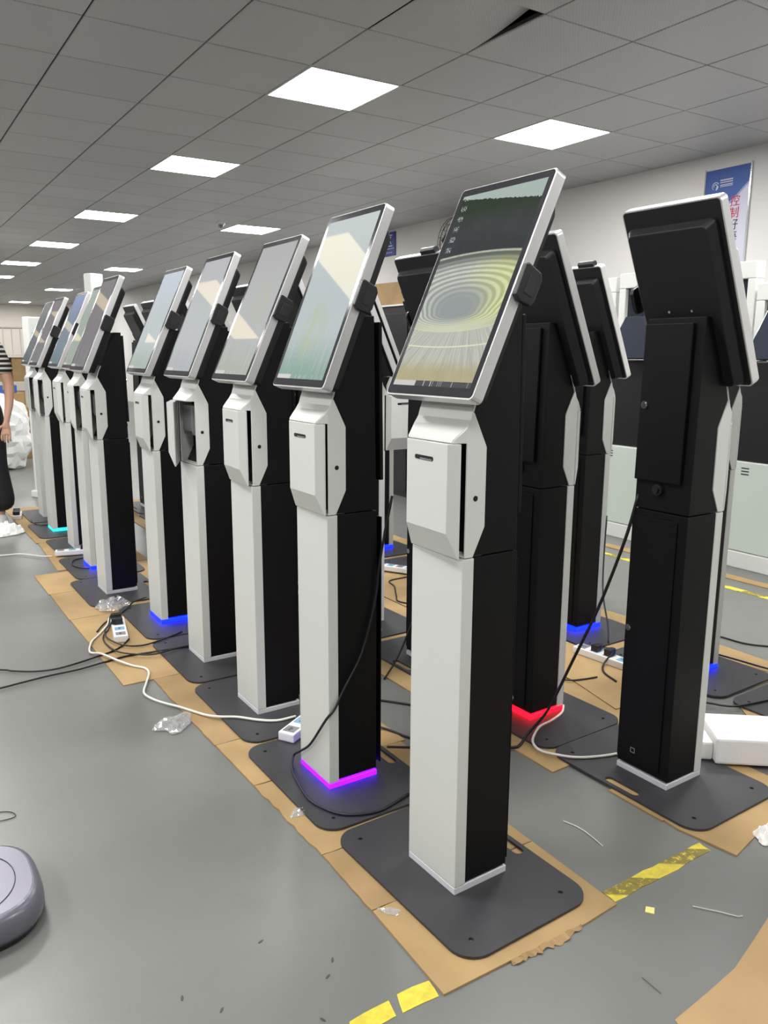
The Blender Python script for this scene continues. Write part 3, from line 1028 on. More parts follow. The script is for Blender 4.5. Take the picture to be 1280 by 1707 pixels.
# torn, rolled cardboard edge in front of the nearest kiosk
rr = random.Random(5)
top_, bot_ = [], []
for k in range(26):
    x_ = 1.015 + 0.205 * k / 25
    top_.append((x_, 1.0795 + 0.004 * rr.random()))
    bot_.append((x_, 1.0775 - (0.004 + 0.012 * rr.random()) * math.sin(math.pi * (k + 0.5) / 26) ** 0.5))
vs = [(p[0], p[1], 0.0075 + 0.002 * rr.random()) for p in top_] + [(p[0], p[1], 0.0006 + 0.0055 * rr.random()) for p in bot_]
vs += [(p[0], p[1], p[2] - 0.0005) for p in vs]
n_ = 26
fs = []
for k in range(n_ - 1):
    fs += [(k, n_ + k, n_ + k + 1, k + 1), (2 * n_ + k, 2 * n_ + k + 1, 3 * n_ + k + 1, 3 * n_ + k)]
    fs += [(k, k + 1, 2 * n_ + k + 1, 2 * n_ + k), (n_ + k, 3 * n_ + k, 3 * n_ + k + 1, n_ + k + 1)]
tag(MB().add(vs, fs).obj('torn_cardboard_edge', 'cardboard_dark'), 'ragged torn strip along the front edge of the nearest cardboard', 'cardboard scrap')


def crumple(name, label, cat, c, rx, ry, h, mat, seed, rot=0.0, n=14, z0=0.006, lay=1):
    rr = random.Random(seed)
    vs, fs = [], []
    ph = [rr.uniform(0, 6.28) for _ in range(8)]
    for i in range(n + 1):
        for j in range(n + 1):
            a, b = 2 * i / n - 1, 2 * j / n - 1
            # square to disc
            x = a * math.sqrt(1 - b * b / 2)
            y = b * math.sqrt(1 - a * a / 2)
            r = math.hypot(x, y)
            k = 1 + 0.16 * math.sin(3 * math.atan2(y, x) + ph[0]) + 0.1 * math.sin(5 * math.atan2(y, x) + ph[1])
            z = h * (1 - r ** 2.5) * (0.45 + 0.55 * abs(math.sin(5 * x + 3 * y + ph[2]) * math.cos(4 * y - 2 * x + ph[3]))) + rr.uniform(0, 0.28) * h * (1 - r * 0.8)
            xx, yy = x * rx * k + rr.uniform(-1, 1) * rx * 0.05, y * ry * k + rr.uniform(-1, 1) * ry * 0.05
            vs.append((c[0] + xx * math.cos(rot) - yy * math.sin(rot), c[1] + xx * math.sin(rot) + yy * math.cos(rot), z0 + max(0.0, z)))
    for i in range(n):
        for j in range(n):
            q = i * (n + 1) + j
            fs += [(q, q + n + 1, q + n + 2), (q, q + n + 2, q + 1)]
    m_ = len(vs)
    vs += [(p[0], p[1], z0 - 0.0008 + 0.4 * (p[2] - z0)) for p in vs]
    fs += [tuple(k + m_ for k in f[::-1]) for f in fs]
    o = MB().add(vs, fs).obj(name, mat)
    tag(o, label, cat)
    return o


crumple('plastic_bag', 'clear crumpled plastic bag on the sixth kiosk plate', 'plastic bag', (0.925, 3.93), 0.085, 0.06, 0.05, 'clear_plastic', 3, 0.3, z0=0.0135)
crumple('plastic_bag', 'flat clear plastic bag on the floor beside the white cable', 'plastic bag', (0.775, 2.53), 0.075, 0.055, 0.018, 'clear_plastic', 4, 0.6, z0=0.006)
crumple('plastic_scrap', 'clear tape scrap on the cardboard beside the purple-lit kiosk', 'plastic scrap', (0.893, 1.815), 0.03, 0.02, 0.008, 'clear_plastic', 5, 0.2, 8, z0=0.0065)
crumple('plastic_scrap', 'clear tape scrap on the cardboard left of the nearest plate', 'plastic scrap', (0.886, 1.345), 0.025, 0.012, 0.006, 'clear_plastic', 6, -0.8, 8, z0=0.0065)
crumple('tissue', 'crumpled white tissue on the floor at the right edge', 'tissue', (1.90, 1.048), 0.055, 0.035, 0.035, 'tissue', 8, -0.6, z0=0.002)
crumple('plastic_bag', 'white plastic bag at the feet of the person at left', 'plastic bag', (0.735, 6.02), 0.10, 0.08, 0.09, 'foam', 9, 0.4, z0=0.003)


def tape(label, poly, mat, seed):
    return sheet(label, poly, mat, z0=0.0002, th=0.0012, cat='floor tape', name='floor_tape', group='yellow floor tape', wob=0.0025, seed=seed)


tape('short yellow tape piece at the corner of the nearest cardboard', [(0.768, 1.140), (0.753, 1.096), (0.836, 1.092), (0.843, 1.135)], 'tape_yellow', 31)
tape('yellow tape piece cut by the bottom picture edge', [(0.655, 1.133), (0.640, 1.094), (0.738, 1.097), (0.746, 1.136)], 'tape_yellow', 32)
tape('worn yellow and black hazard tape on the floor right of the nearest kiosk', [(1.350, 1.138), (1.350, 1.097), (1.541, 1.097), (1.712, 1.102), (1.716, 1.138), (1.59, 1.138)], 'tape_hazard', 33)
tape('far hazard tape line in front of the white machines', [(3.86, 1.4), (3.91, 1.4), (3.93, 5.2), (3.88, 5.2)], 'tape_hazard_far', 34)
tag(MB().prism([(1.396, 1.047), (1.409, 1.033), (1.392, 1.020), (1.380, 1.036)], 0.0003, 0.003, 'z').obj('paper_square', 'paper_yellow'), 'small pale yellow paper square on the floor', 'paper')
tag(MB().tube([(1.484, 1.398, 0.003), (1.496, 1.360, 0.003), (1.498, 1.332, 0.003), (1.494, 1.295, 0.003), (1.488, 1.260, 0.003)], 0.0014, 6).obj('cable_tie', 'nylon'), 'curved clear cable tie between the nearest and the big black kiosk', 'cable tie', 'cut cable ties')
tag(MB().tube([(1.488, 0.989, 0.003), (1.522, 0.946, 0.003), (1.546, 0.911, 0.003), (1.556, 0.908, 0.003)], 0.0013, 6).obj('cable_tie', 'nylon'), 'straight white cable tie near the kraft paper sheet', 'cable tie', 'cut cable ties')
tag(MB().tube([(1.216, 0.908, 0.002), (1.215, 0.885, 0.002), (1.214, 0.859, 0.002)], 0.0007, 5).obj('wire_offcut', 'wire_dark'), 'thin dark wire offcut on the floor at lower right', 'wire')
tag(MB().tube(smooth_path([(0.12, 2.275, 0.0025), (0.195, 2.261, 0.0025), (0.224, 2.240, 0.0025), (0.225, 2.215, 0.0025), (0.189, 2.214, 0.0025), (0.12, 2.235, 0.0025)]), 0.0012, 6).obj('cable_loop', 'cable_black'), 'thin black cable loop at the left picture edge', 'cable')
rr = random.Random(11)
for i, (x, y, a) in enumerate(((0.60, 1.42, 0.3), (0.405, 1.36, 1.2), (0.46, 1.29, 0.8), (0.615, 1.165, 2.0), (0.675, 1.255, 0.5), (0.705, 1.290, 1.0))):
    pts = [(x + 0.007 * math.cos(t) * math.cos(a) - 0.0025 * math.sin(t) * math.sin(a), y + 0.007 * math.cos(t) * math.sin(a) + 0.0025 * math.sin(t) * math.cos(a)) for t in [k * 0.628 for k in range(10)]]
    o = MB().prism(pts, 0.0002, 0.0012, 'z').obj('floor_speck', 'leaf_dark')
    tag(o, 'small dark speck on the bare floor at lower left', 'debris', 'dark specks on the floor')

# foam block with a stepped end
fb = thing('foam_block', 'white stepped foam packing block behind the big black kiosk', 'foam block', (2.20, 1.40, 0.013), R_(-38))
MB().box(-0.06, 0.33, -0.10, 0.085, 0.0, 0.085).obj('block', 'foam', fb, bevel=0.008, bseg=2)
MB().box(-0.10, -0.0605, -0.075, 0.08, 0.0, 0.06).obj('step', 'foam', fb, bevel=0.008, bseg=2)

# grey rounded base at the left edge
gb = thing('grey_floor_base', 'grey rounded plastic device base on the floor at the left edge', 'device base', (0.065, 1.835, 0.0))


def superell(a, b, n, k=40, dx=0, dy=0):
    out = []
    for i in range(k):
        t = 2 * math.pi * i / k
        c, s_ = math.cos(t), math.sin(t)
        out.append((dx + a * math.copysign(abs(c) ** (2 / n), c), dy + b * math.copysign(abs(s_) ** (2 / n), s_)))
    return out


def loft(rings):
    vs, fs = [], []
    k = len(rings[0][0])
    for pl_, z in rings:
        vs += [(p[0], p[1], z) for p in pl_]
    for i in range(len(rings) - 1):
        for j in range(k):
            j2 = (j + 1) % k
            fs.append((i * k + j, i * k + j2, (i + 1) * k + j2, (i + 1) * k + j))
    fs.append(tuple(range(k))[::-1])
    fs.append(tuple((len(rings) - 1) * k + j for j in range(k)))
    return vs, fs


SE = lambda q, z: (superell(0.165 * q, 0.165 * q, 2.9), z)
MB().add(*loft([SE(0.86, 0.0), SE(0.93, 0.004), SE(0.955, 0.018)])).obj('lower_shell', 'black_plastic', gb, smooth=False)
MB().add(*loft([SE(0.97, 0.0185), SE(1.0, 0.03), SE(0.995, 0.05), SE(0.97, 0.064), SE(0.94, 0.073), SE(0.90, 0.078)])).obj('upper_shell', 'grey_rubber', gb, smooth=True)
MB().add(*loft([(superell(0.147, 0.147, 2.8), 0.0781), (superell(0.143, 0.143, 2.8), 0.0812)])).obj('top_plate', 'grey_plastic', gb)
ring_ = [(p[0], p[1], 0.0822) for p in superell(0.118, 0.124, 2.1, 48, -0.008, -0.004)]
MB().tube(ring_ + [ring_[0]], 0.0011, 6, cap=False).obj('lid_groove', 'black_plastic', gb)


# ================================================================== POWER STRIPS AND CABLES
def power_strip(label, x, y, rz, z=0.0055, L=0.20, n=3, plugs=(0,), upright=False, led=False):
    t = thing('power_strip', label, 'power strip', (x, y, z), rz, 'white power strips')
    MB().box(-L / 2, L / 2, -0.03, 0.03, 0.0, 0.03).obj('case', 'strip_white', t, bevel=0.005, bseg=2)
    for k in range(n):
        cx = -L / 2 + L * (k + 0.5) / n
        so = MB().box(cx - 0.020, cx + 0.020, -0.021, 0.021, 0.0302, 0.0312).obj('socket', 'strip_blue' if k % 2 else 'printer_grey', t)
        hl = MB()
        for q in (-0.008, 0.0, 0.008):
            hl.box(cx + q - 0.0015, cx + q + 0.0015, -0.006 + abs(q) * 0.5, 0.006, 0.0314, 0.0318)
        hl.obj('socket_holes', 'dark_void', so)
        if k in plugs:
            pg = MB().prism([(cx - 0.016, -0.018), (cx + 0.016, -0.018), (cx + 0.016, 0.012), (cx + 0.008, 0.03), (cx - 0.008, 0.03), (cx - 0.016, 0.012)], 0.0315, 0.058, 'z')
            pg.obj('plug', 'black_plastic', t, bevel=0.003)
    if led:
        MB().box(L / 2 - 0.03, L / 2 - 0.01, -0.012, 0.012, 0.0303, 0.036).obj('indicator_light', 'glow_green', t)
    return t


power_strip('white power strip with two black plugs on the jutting cardboard', 0.858, 3.555, R_(79), L=0.28, n=4, plugs=(2, 3))
power_strip('white power strip in front of the far blue-lit seventh kiosk', 0.985, 5.14, R_(-14), z=0.0135, L=0.2, n=3, plugs=(2,))
power_strip('white power strip peeking out behind the purple-lit kiosk', 1.118, 2.245, R_(32), z=0.0135, L=0.2, plugs=(2,))
power_strip('long white power strip with green light between the two front kiosks', 2.52, 3.70, R_(-60), z=0.0135, L=0.36, n=6, plugs=(4,), led=True)
power_strip('white power strip with black plugs left of the big black kiosk', 2.462, 2.15, R_(-84), z=0.0095, L=0.26, n=4, plugs=(1, 2))
power_strip('far white power strip with plugs beside the last kiosk', 0.885, 6.60, R_(80), z=0.0055, L=0.2, n=3, plugs=(0, 1, 2))


def cable(label, pts, r=0.0035, mat='cable_black', n=6, group='cables on the floor'):
    o = MB().tube(smooth_path(pts, n), r, 8).obj('cable', mat, smooth=True)
    return tag(o, label, 'cable', group)


def zz(pts, z):
    return [(p[0], p[1], z if len(p) < 3 else p[2]) for p in pts]


cable('white cable snaking over cardboard from the power strip to the third kiosk',
      [(0.885, 3.70, 0.05), (0.855, 3.71, 0.03)] + zz([(0.831, 3.668), (0.765, 3.553), (0.718, 3.477), (0.685, 3.359), (0.715, 3.293, 0.019), (0.751, 3.188, 0.019), (0.794, 3.116), (0.829, 3.06), (0.828, 3.001), (0.791, 2.911), (0.757, 2.824), (0.769, 2.751), (0.797, 2.691), (0.83, 2.635), (0.88, 2.529, 0.012), (0.912, 2.477, 0.017), (0.967, 2.436, 0.018), (1.016, 2.38, 0.018), (1.07, 2.34, 0.018), (1.14, 2.335, 0.018)], 0.0105), 0.0045, 'cable_white')
cable('black cable running left from the power strip across the floor', zz([(-1.6, 3.75), (-0.9, 3.62), (-0.3, 3.68), (0.10, 3.50), (0.337, 3.353), (0.378, 3.313), (0.453, 3.261), (0.529, 3.244), (0.613, 3.262), (0.704, 3.296), (0.769, 3.323), (0.822, 3.368), (0.861, 3.405, 0.02)], 0.009), 0.004)
cable('lower black cable running left across the floor to the picture edge', zz([(-1.7, 3.30), (-1.0, 3.05), (-0.4, 3.02), (0.10, 3.13), (0.312, 3.155), (0.387, 3.168), (0.491, 3.184), (0.603, 3.189), (0.695, 3.211), (0.804, 3.234), (0.895, 3.225), (0.99, 3.20, 0.017), (1.10, 3.18, 0.017), (1.20, 3.195, 0.018)], 0.0095), 0.004)
cable('black plug lead looping wide around the power strip', [(0.885, 3.61, 0.054), (0.85, 3.615, 0.052)] + zz([(0.82, 3.600), (0.781, 3.528), (0.766, 3.433), (0.777, 3.288, 0.019), (0.833, 3.212, 0.019), (0.905, 3.165, 0.0205), (1.00, 3.175, 0.0255), (1.12, 3.178, 0.0255)], 0.011), 0.0035)
cable('black plug lead looping close around the power strip', [(0.885, 3.665, 0.054), (0.855, 3.685, 0.05)] + zz([(0.833, 3.640, 0.021), (0.797, 3.565, 0.02), (0.785, 3.459, 0.02), (0.820, 3.345, 0.019), (0.893, 3.318), (0.974, 3.325, 0.018), (1.09, 3.38, 0.018)], 0.012), 0.0035)
cable('black lead from the power strip to the fifth kiosk plate', zz([(1.10, 3.975, 0.02), (1.026, 3.93, 0.02), (0.97, 3.842, 0.02), (0.90, 3.775), (0.83, 3.705), (0.77, 3.60)], 0.011), 0.0035)
cable('black cable hanging across the side of the purple-lit kiosk',
      [(1.215, 1.850, 0.86), (1.190, 1.848, 0.76), (1.172, 1.850, 0.66), (1.163, 1.851, 0.58), (1.141, 1.852, 0.487), (1.111, 1.852, 0.402), (1.058, 1.852, 0.318), (1.026, 1.851, 0.265), (1.003, 1.862, 0.232), (1.003, 1.959, 0.117), (1.001, 2.023, 0.066), (0.995, 2.055, 0.040), (0.978, 2.035, 0.020), (0.960, 1.985, 0.0175), (0.947, 1.921, 0.0175), (0.936, 1.839, 0.0175), (0.953, 1.77, 0.0175), (0.983, 1.723, 0.0175), (1.034, 1.695, 0.0175), (1.089, 1.689, 0.0175), (1.195, 1.717, 0.0175)], 0.0038)
cable('white cable curling around the plate of the red-lit kiosk', zz([(1.992, 1.905), (1.945, 1.866), (1.869, 1.840), (1.806, 1.828), (1.745, 1.792), (1.705, 1.755), (1.688, 1.705), (1.712, 1.657), (1.751, 1.612), (1.816, 1.578), (1.90, 1.553)], 0.018), 0.0042, 'cable_white')
cable('thick black cable slanting down from the big black kiosk to the floor',
      [(1.838, 1.51, 0.86), (1.822, 1.535, 0.72), (1.80, 1.60, 0.50), (1.775, 1.67, 0.31), (1.745, 1.735, 0.13), (1.71, 1.782, 0.04), (1.666, 1.775, 0.011), (1.628, 1.780, 0.011), (1.50, 1.86, 0.006), (1.30, 2.00, 0.006)], 0.0048)
cable('black cable drooping from the blue-lit rear kiosk to the power strip', [(2.72, 2.40, 0.55), (2.66, 2.35, 0.38), (2.60, 2.29, 0.24), (2.55, 2.21, 0.13), (2.515, 2.17, 0.065)], 0.0035)
cable('black plug lead curling over the cardboard by the power strip', [(2.49, 2.11, 0.06), (2.455, 2.10, 0.05), (2.415, 2.10, 0.02), (2.36, 2.05, 0.0135), (2.33, 1.96, 0.0135)], 0.004)
cable('black cable end lying on the wide pale cardboard', zz([(2.15, 2.10), (2.19, 2.06), (2.25, 2.04), (2.30, 2.03)], 0.0135), 0.0035)
cable('black floor cable right of the rear row, farther one', zz([(3.10, 2.20), (3.141, 2.073), (3.156, 1.964), (3.212, 1.886), (3.35, 1.75)], 0.0045), 0.004)
cable('black floor cable along the rear row plate', zz([(2.89, 2.02), (2.909, 1.912), (2.924, 1.824), (2.941, 1.716), (2.98, 1.63), (3.10, 1.50)], 0.0175), 0.004)
cable('black floor cable beside the foam block', zz([(2.36, 1.75, 0.0175), (2.449, 1.644, 0.0185), (2.477, 1.60, 0.0185), (2.514, 1.57, 0.0185), (2.60, 1.55, 0.0185), (2.72, 1.53, 0.018)], 0.0185), 0.004)
cable('black cable between the two front kiosks, upper one', zz([(1.40, 2.40), (1.477, 2.314), (1.546, 2.228), (1.60, 2.15)], 0.0045), 0.004)
cable('black cable between the two front kiosks, lower one', zz([(1.28, 2.20, 0.018), (1.354, 2.113, 0.012), (1.401, 2.017), (1.46, 1.92)], 0.0045), 0.004)
cable('black lead slanting up behind the nearest kiosk', [(1.591, 2.471, 0.0045), (1.66, 2.50, 0.05), (1.72, 2.52, 0.12), (1.80, 2.54, 0.25)], 0.004)
cable('black lead bent over the cardboard in the middle rows', zz([(2.60, 3.60, 0.018), (2.45, 3.62), (2.349, 3.60), (2.317, 3.50), (2.23, 3.35), (2.19, 3.25), (2.30, 3.10)], 0.0095), 0.004)
cable('thin white cable running left from the far power strip', zz([(-1.2, 5.9), (-0.5, 5.5), (0.30, 5.46), (0.598, 5.355), (0.715, 5.325), (0.812, 5.20), (0.87, 5.165)], 0.0095), 0.004, 'cable_white')
cable('black lead curled on the seventh kiosk plate', zz([(1.02, 4.99), (0.955, 4.96), (0.925, 4.86), (0.945, 4.77), (0.99, 4.72)], 0.0175), 0.0035)
cable('black lead curled on the last kiosk plates', zz([(0.95, 6.40), (0.94, 6.27), (0.97, 6.15), (1.05, 6.10)], 0.0175), 0.0035)


# ================================================================== BACK OF THE ROOM
def machine(label, y0, y1, top, screens=1, x0=4.30):
    t = thing('checkout_machine', label, 'machine', (x0, (y0 + y1) / 2, 0.0), 0, 'white machines along the back')
    hw = (y1 - y0) / 2 - 0.004
    MB().box(0.0, 0.5, -hw, hw, 0.0, 0.10).obj('plinth', 'machine_white', t, bevel=0.006)
    MB().box(0.012, 0.49, -hw, hw, 0.101, 0.64).obj('cabinet', 'machine_white', t, bevel=0.004)
    MB().box(0.004, 0.0118, -hw + 0.006, hw - 0.006, 0.106, 0.634).obj('front_panel', 'machine_glass', t, bevel=0.002)
    vt = MB()
    for k in range(3):
        vt.box(0.0025, 0.0039, hw - 0.13, hw - 0.08, 0.60 - k * 0.018, 0.606 - k * 0.018)
    vt.obj('vent_marks', 'print_black', t)
    MB().box(0.03, 0.49, -hw, hw, 0.6405, 1.22).obj('upper_body', 'machine_black', t, bevel=0.006)
    MB().prism([(-0.02, 0.95), (0.0295, 0.90), (0.0295, 1.16), (0.02, 1.16)], -hw + 0.05, hw * 0.2, 'y').obj('scanner_window', 'machine_screen', t)
    fr_ = MB()
    fr_.box(0.12, 0.20, -hw, hw, top - 0.10, top)
    fr_.box(0.12, 0.20, -hw, -hw + 0.055, 1.2205, top - 0.1005)
    fr_.box(0.12, 0.20, hw - 0.055, hw, 1.2205, top - 0.1005)
    fr_.obj('screen_frame', 'machine_white', t, bevel=0.006)
    MB().box(0.15, 0.19, -hw + 0.056, hw - 0.056, 1.225, top - 0.101).obj('screen', 'machine_screen', t)
    MB().disc((0.1195, -hw * 0.15, top - 0.05), 0.012, 'x', -0.003).obj('camera_lens', 'black_plastic', t)
    MB().prism([(-0.10, 1.235), (-0.085, 1.228), (0.10, 1.50), (0.085, 1.51)], -hw + 0.1, hw - 0.1, 'y').obj('tilted_display', 'machine_screen', t, bevel=0.004)
    return t


machine('white machine with tilted dark screen at the right picture edge', 1.90, 2.885, 1.668)
machine('white framed machine behind the big black kiosk', 2.90, 3.93, 1.80, x0=4.32)
machine('white framed machine hidden behind the nearest screen', 3.95, 4.95, 1.78, x0=4.32)

# black cabinets with an open carton on top
for i, (y0, y1) in enumerate(((5.05, 5.75), (5.77, 6.50))):
    t = thing('black_cabinet', ['black cabinet right of the open carton, seen over the second kiosk', 'black cabinet carrying the open brown carton'][i], 'cabinet', (3.95, (y0 + y1) / 2, 0), 0, 'black cabinets at the back')
    hw = (y1 - y0) / 2 - 0.004
    MB().box(0, 0.5, -hw, hw, 0.0, 1.66).obj('body', 'machine_black', t, bevel=0.006)
    MB().box(-0.012, -0.0005, -hw + 0.01, hw - 0.01, 0.05, 1.60).obj('door', 'machine_black', t, bevel=0.003)
    MB().box(-0.02, 0.51, -hw - 0.003, hw + 0.003, 1.661, 1.675).obj('top_trim', 'machine_white', t, bevel=0.002)
bx = thing('open_carton', 'open brown carton with raised flaps on a black cabinet', 'carton', (3.95, 6.06, 1.6755), R_(6))
bm_ = MB()
bm_.box(0, 0.38, -0.22, -0.215, 0, 0.19).box(0, 0.38, 0.215, 0.22, 0, 0.19).box(0, 0.005, -0.2149, 0.2149, 0, 0.19).box(0.375, 0.38, -0.2149, 0.2149, 0, 0.19).box(0.005, 0.375, -0.2149, 0.2149, 0, 0.005)
bm_.obj('carton_body', 'box_brown', bx)
MB().add([(0.0, -0.22, 0.191), (0.38, -0.22, 0.191), (0.36, -0.30, 0.10), (0.02, -0.30, 0.10), (0.0, -0.224, 0.191), (0.38, -0.224, 0.191), (0.36, -0.304, 0.10), (0.02, -0.304, 0.10)],
         [(0, 1, 2, 3), (7, 6, 5, 4), (0, 4, 5, 1), (1, 5, 6, 2), (2, 6, 7, 3), (3, 7, 4, 0)]).obj('flap', 'box_brown', bx)
MB().add([(0.375, -0.2, 0.191), (0.375, 0.2, 0.191), (0.42, 0.18, 0.28), (0.42, -0.18, 0.28), (0.38, -0.2, 0.191), (0.38, 0.2, 0.191), (0.425, 0.18, 0.28), (0.425, -0.18, 0.28)],
         [(3, 2, 1, 0), (4, 5, 6, 7), (1, 5, 4, 0), (2, 6, 5, 1), (3, 7, 6, 2), (0, 4, 7, 3)]).obj('flap', 'box_brown', bx)

# hanging banner on the right wall
bn = thing('wall_banner', 'white vertical banner with blue header and red and black characters on the wall', 'banner', (X_R - 0.002, 4.128, 1.35))
BH, BW = 1.34, 0.385
MB().box(-0.006, 0.0, -BW / 2, BW / 2, 0.0, BH).obj('panel', 'banner_white', bn)


def arcpoly(off):
    pts = [(BW / 2, BH), (-BW / 2, BH)]
    for k in range(17):
        s_ = k / 16
        y_ = -BW / 2 + BW * s_
        z_ = BH - 0.115 - off - 0.16 * max(0.0, math.sin(math.pi * min(1, s_ * 0.78 + 0.02)) ** 1.3)
        pts.append((y_, z_))
    return pts


MB().prism(arcpoly(0.018), -0.0075, -0.0062, 'x').obj('header_edge', 'banner_blue_light', bn)
MB().prism(arcpoly(0.0), -0.009, -0.0077, 'x').obj('header', 'banner_blue', bn)
for sg in (-1, 1):
    MB().box(-0.014, 0.0, sg * (BW / 2 + 0.006) - 0.0055, sg * (BW / 2 + 0.006) + 0.0055, -0.01, BH + 0.012).obj('side_rail', 'chrome', bn)
lg = MB()
cy_, cz_ = 0.105, BH - 0.125


def arcband(r0, r1, a0, a1, n=14, tw=0.0):
    outp, inp = [], []
    for k in range(n + 1):
        a = math.radians(a0 + (a1 - a0) * k / n)
        t_ = k / n
        ro = r1 - tw * t_
        outp.append((cy_ - ro * math.cos(a), cz_ + ro * math.sin(a)))
        inp.append((cy_ - r0 * math.cos(a), cz_ + r0 * math.sin(a)))
    return outp + inp[::-1]


lg.prism(arcband(0.026, 0.033, 30, 235, tw=0.004), -0.0105, -0.0093, 'x')
lg.prism(arcband(0.012, 0.019, -60, 200, tw=0.003), -0.0105, -0.0093, 'x')
lg.prism(arcband(0.020, 0.032, -80, 5, tw=0.006), -0.0105, -0.0093, 'x')
lg.obj('logo', 'print_white', bn)
tx = MB()
for row, (z_, h_) in enumerate(((BH - 0.095, 0.026), (BH - 0.128, 0.018))):
    for k in range(8 if row == 0 else 11):
        st_ = 0.014 if row == 0 else 0.0102
        y_ = 0.058 - k * st_
        wd = st_ * 0.38
        tx.box(-0.0105, -0.0093, y_ - wd, y_ + wd, z_ - h_ / 2, z_ - h_ * 0.2)
        tx.box(-0.0105, -0.0093, y_ - wd, y_ + wd, z_ + h_ * 0.1, z_ + h_ * 0.5)
tx.obj('small_print', 'print_white', bn)
for k, (ch, mt_) in enumerate((('控', 'print_red'), ('制', 'print_red'), ('好', 'print_black'), ('每', 'print_black'))):
    me = text_mesh('character', ch, 0.088, 0.0016, mt_)
    o = link('character', me, bn, (-0.0085, -0.078, BH - 0.262 - k * 0.088), (math.pi / 2, 0, -math.pi / 2))

# blue hanging area sign
sg_ = thing('blue_sign', 'dark blue sign with white characters on the wall beside the second screen', 'sign', (X_R - 0.002, 9.30, 2.485))
MB().box(-0.012, 0.0, -0.47, 0.47, 0.0, 0.29).obj('panel', 'sign_blue', sg_)
o = link('character', text_mesh('character', '区', 0.17, 0.002, 'print_white'), sg_, (-0.0135, -0.33, 0.175), (math.pi / 2, 0, -math.pi / 2))
MB().box(-0.0136, -0.0122, -0.44, 0.44, 0.086, 0.092).obj('rule', 'print_white', sg_)
tx = MB()
for k in range(14):
    tx.box(-0.0136, -0.0122, -0.40 + k * 0.05, -0.40 + k * 0.05 + 0.034, 0.035, 0.05)
tx.obj('small_print', 'banner_blue_light', sg_)

# caged wall fan behind the nearest screen
fn = thing('wall_fan', 'black caged wall fan peeking out left of the nearest screen', 'fan', (X_R - 0.01, 7.395, 2.47), R_(0))
cg = MB()
RF = 0.27
for q, xx in ((1.0, -0.16), (0.97, -0.20), (0.97, -0.12), (0.7, -0.225), (0.7, -0.095), (0.4, -0.235), (0.4, -0.085)):
    pts = [(xx, RF * q * math.cos(t), RF * q * math.sin(t)) for t in [2 * math.pi * k / 32 for k in range(33)]]
    cg.tube(pts, 0.003, 5, cap=False)
for k in range(20):
    t_ = 2 * math.pi * k / 20
    cg.tube([(xx, RF * q * math.cos(t_), RF * q * math.sin(t_)) for q, xx in ((0.15, -0.24), (0.4, -0.237), (0.7, -0.227), (0.97, -0.202), (1.0, -0.16), (0.97, -0.12), (0.7, -0.095), (0.15, -0.083))], 0.0018, 4, cap=False)
cg.obj('cage', 'wire_dark', fn)
for k in range(3):
    t_ = 2 * math.pi * k / 3 + 0.3
    vs = []
    for rr_, wv in ((0.04, 0.02), (0.12, 0.07), (0.2, 0.085), (0.235, 0.05)):
        for sgn in (-1, 1):
            a_ = t_ + sgn * wv / rr_ * 0.5
            vs += [(-0.16 + sgn * 0.018, rr_ * math.cos(a_), rr_ * math.sin(a_)), (-0.157 + sgn * 0.018, rr_ * math.cos(a_), rr_ * math.sin(a_))]
    fs = []
    for i in range(3):
        b0, b1 = i * 4, i * 4 + 4
        fs += [(b0, b1, b1 + 2, b0 + 2), (b0 + 1, b0 + 3, b1 + 3, b1 + 1), (b0, b0 + 1, b1 + 1, b1), (b0 + 2, b1 + 2, b1 + 3, b0 + 3)]
    fs += [(0, 2, 3, 1), (12, 13, 15, 14)]
    MB().add(vs, fs).obj('blade', 'fan_blade', fn)
MB().tube([(-0.245, 0, 0), (-0.24, 0, 0), (-0.10, 0, 0), (-0.06, 0, 0)], [0.03, 0.042, 0.05, 0.06], 16).obj('motor', 'black_plastic', fn)
MB().box(-0.06, 0.008, -0.03, 0.03, -0.14, 0.02).obj('bracket', 'wire_dark', fn, bevel=0.004)

# ceiling camera
cc = thing('dome_camera', 'small white camera on the ceiling left of the second right-hand light', 'camera', (3.80, 9.59, ZC - 0.0005))
MB().tube([(0, 0, -0.03), (0, 0, 0.0)], [0.05, 0.055], 16).obj('base', 'light_frame', cc)
MB().sphere((0, 0, -0.035), 0.035, 12, 8).obj('dome', 'printer_grey', cc, smooth=True)


# ---------------------------------------------------------------- far left: towers, rack, bundles, boxes
def tower(label, x, y, rz, h, wd, dp, hump=True):
    t = thing('white_tower', label, 'machine', (x, y, 0), rz, 'white wrapped towers')
    MB().prism([(-wd / 2, -dp / 2), (wd / 2, -dp / 2), (wd / 2, dp * 0.2), (wd * 0.32, dp / 2), (-wd * 0.32, dp / 2), (-wd / 2, dp * 0.2)], 0.06, h, 'z').obj('body', 'machine_white', t, bevel=0.012)
    MB().box(-wd * 0.6, wd * 0.6, -dp * 0.6, dp * 0.6, 0.0, 0.0595).obj('foot', 'machine_white', t, bevel=0.01)
    sl = MB()
    for k in range(7):
        sl.box(-wd * 0.28, -wd * 0.05, -dp / 2 - 0.002, -dp / 2 + 0.004, h - 0.14 - k * 0.045, h - 0.132 - k * 0.045)
    sl.obj('slots', 'printer_grey', t)
    return t


tower('tall white tower rising behind the seventh and eighth screens', 1.86, 7.9, R_(25), 1.965, 0.14, 0.13)
tower('shorter white wrapped tower left of the last kiosk', 1.235, 7.5, R_(25), 1.548, 0.13, 0.12)

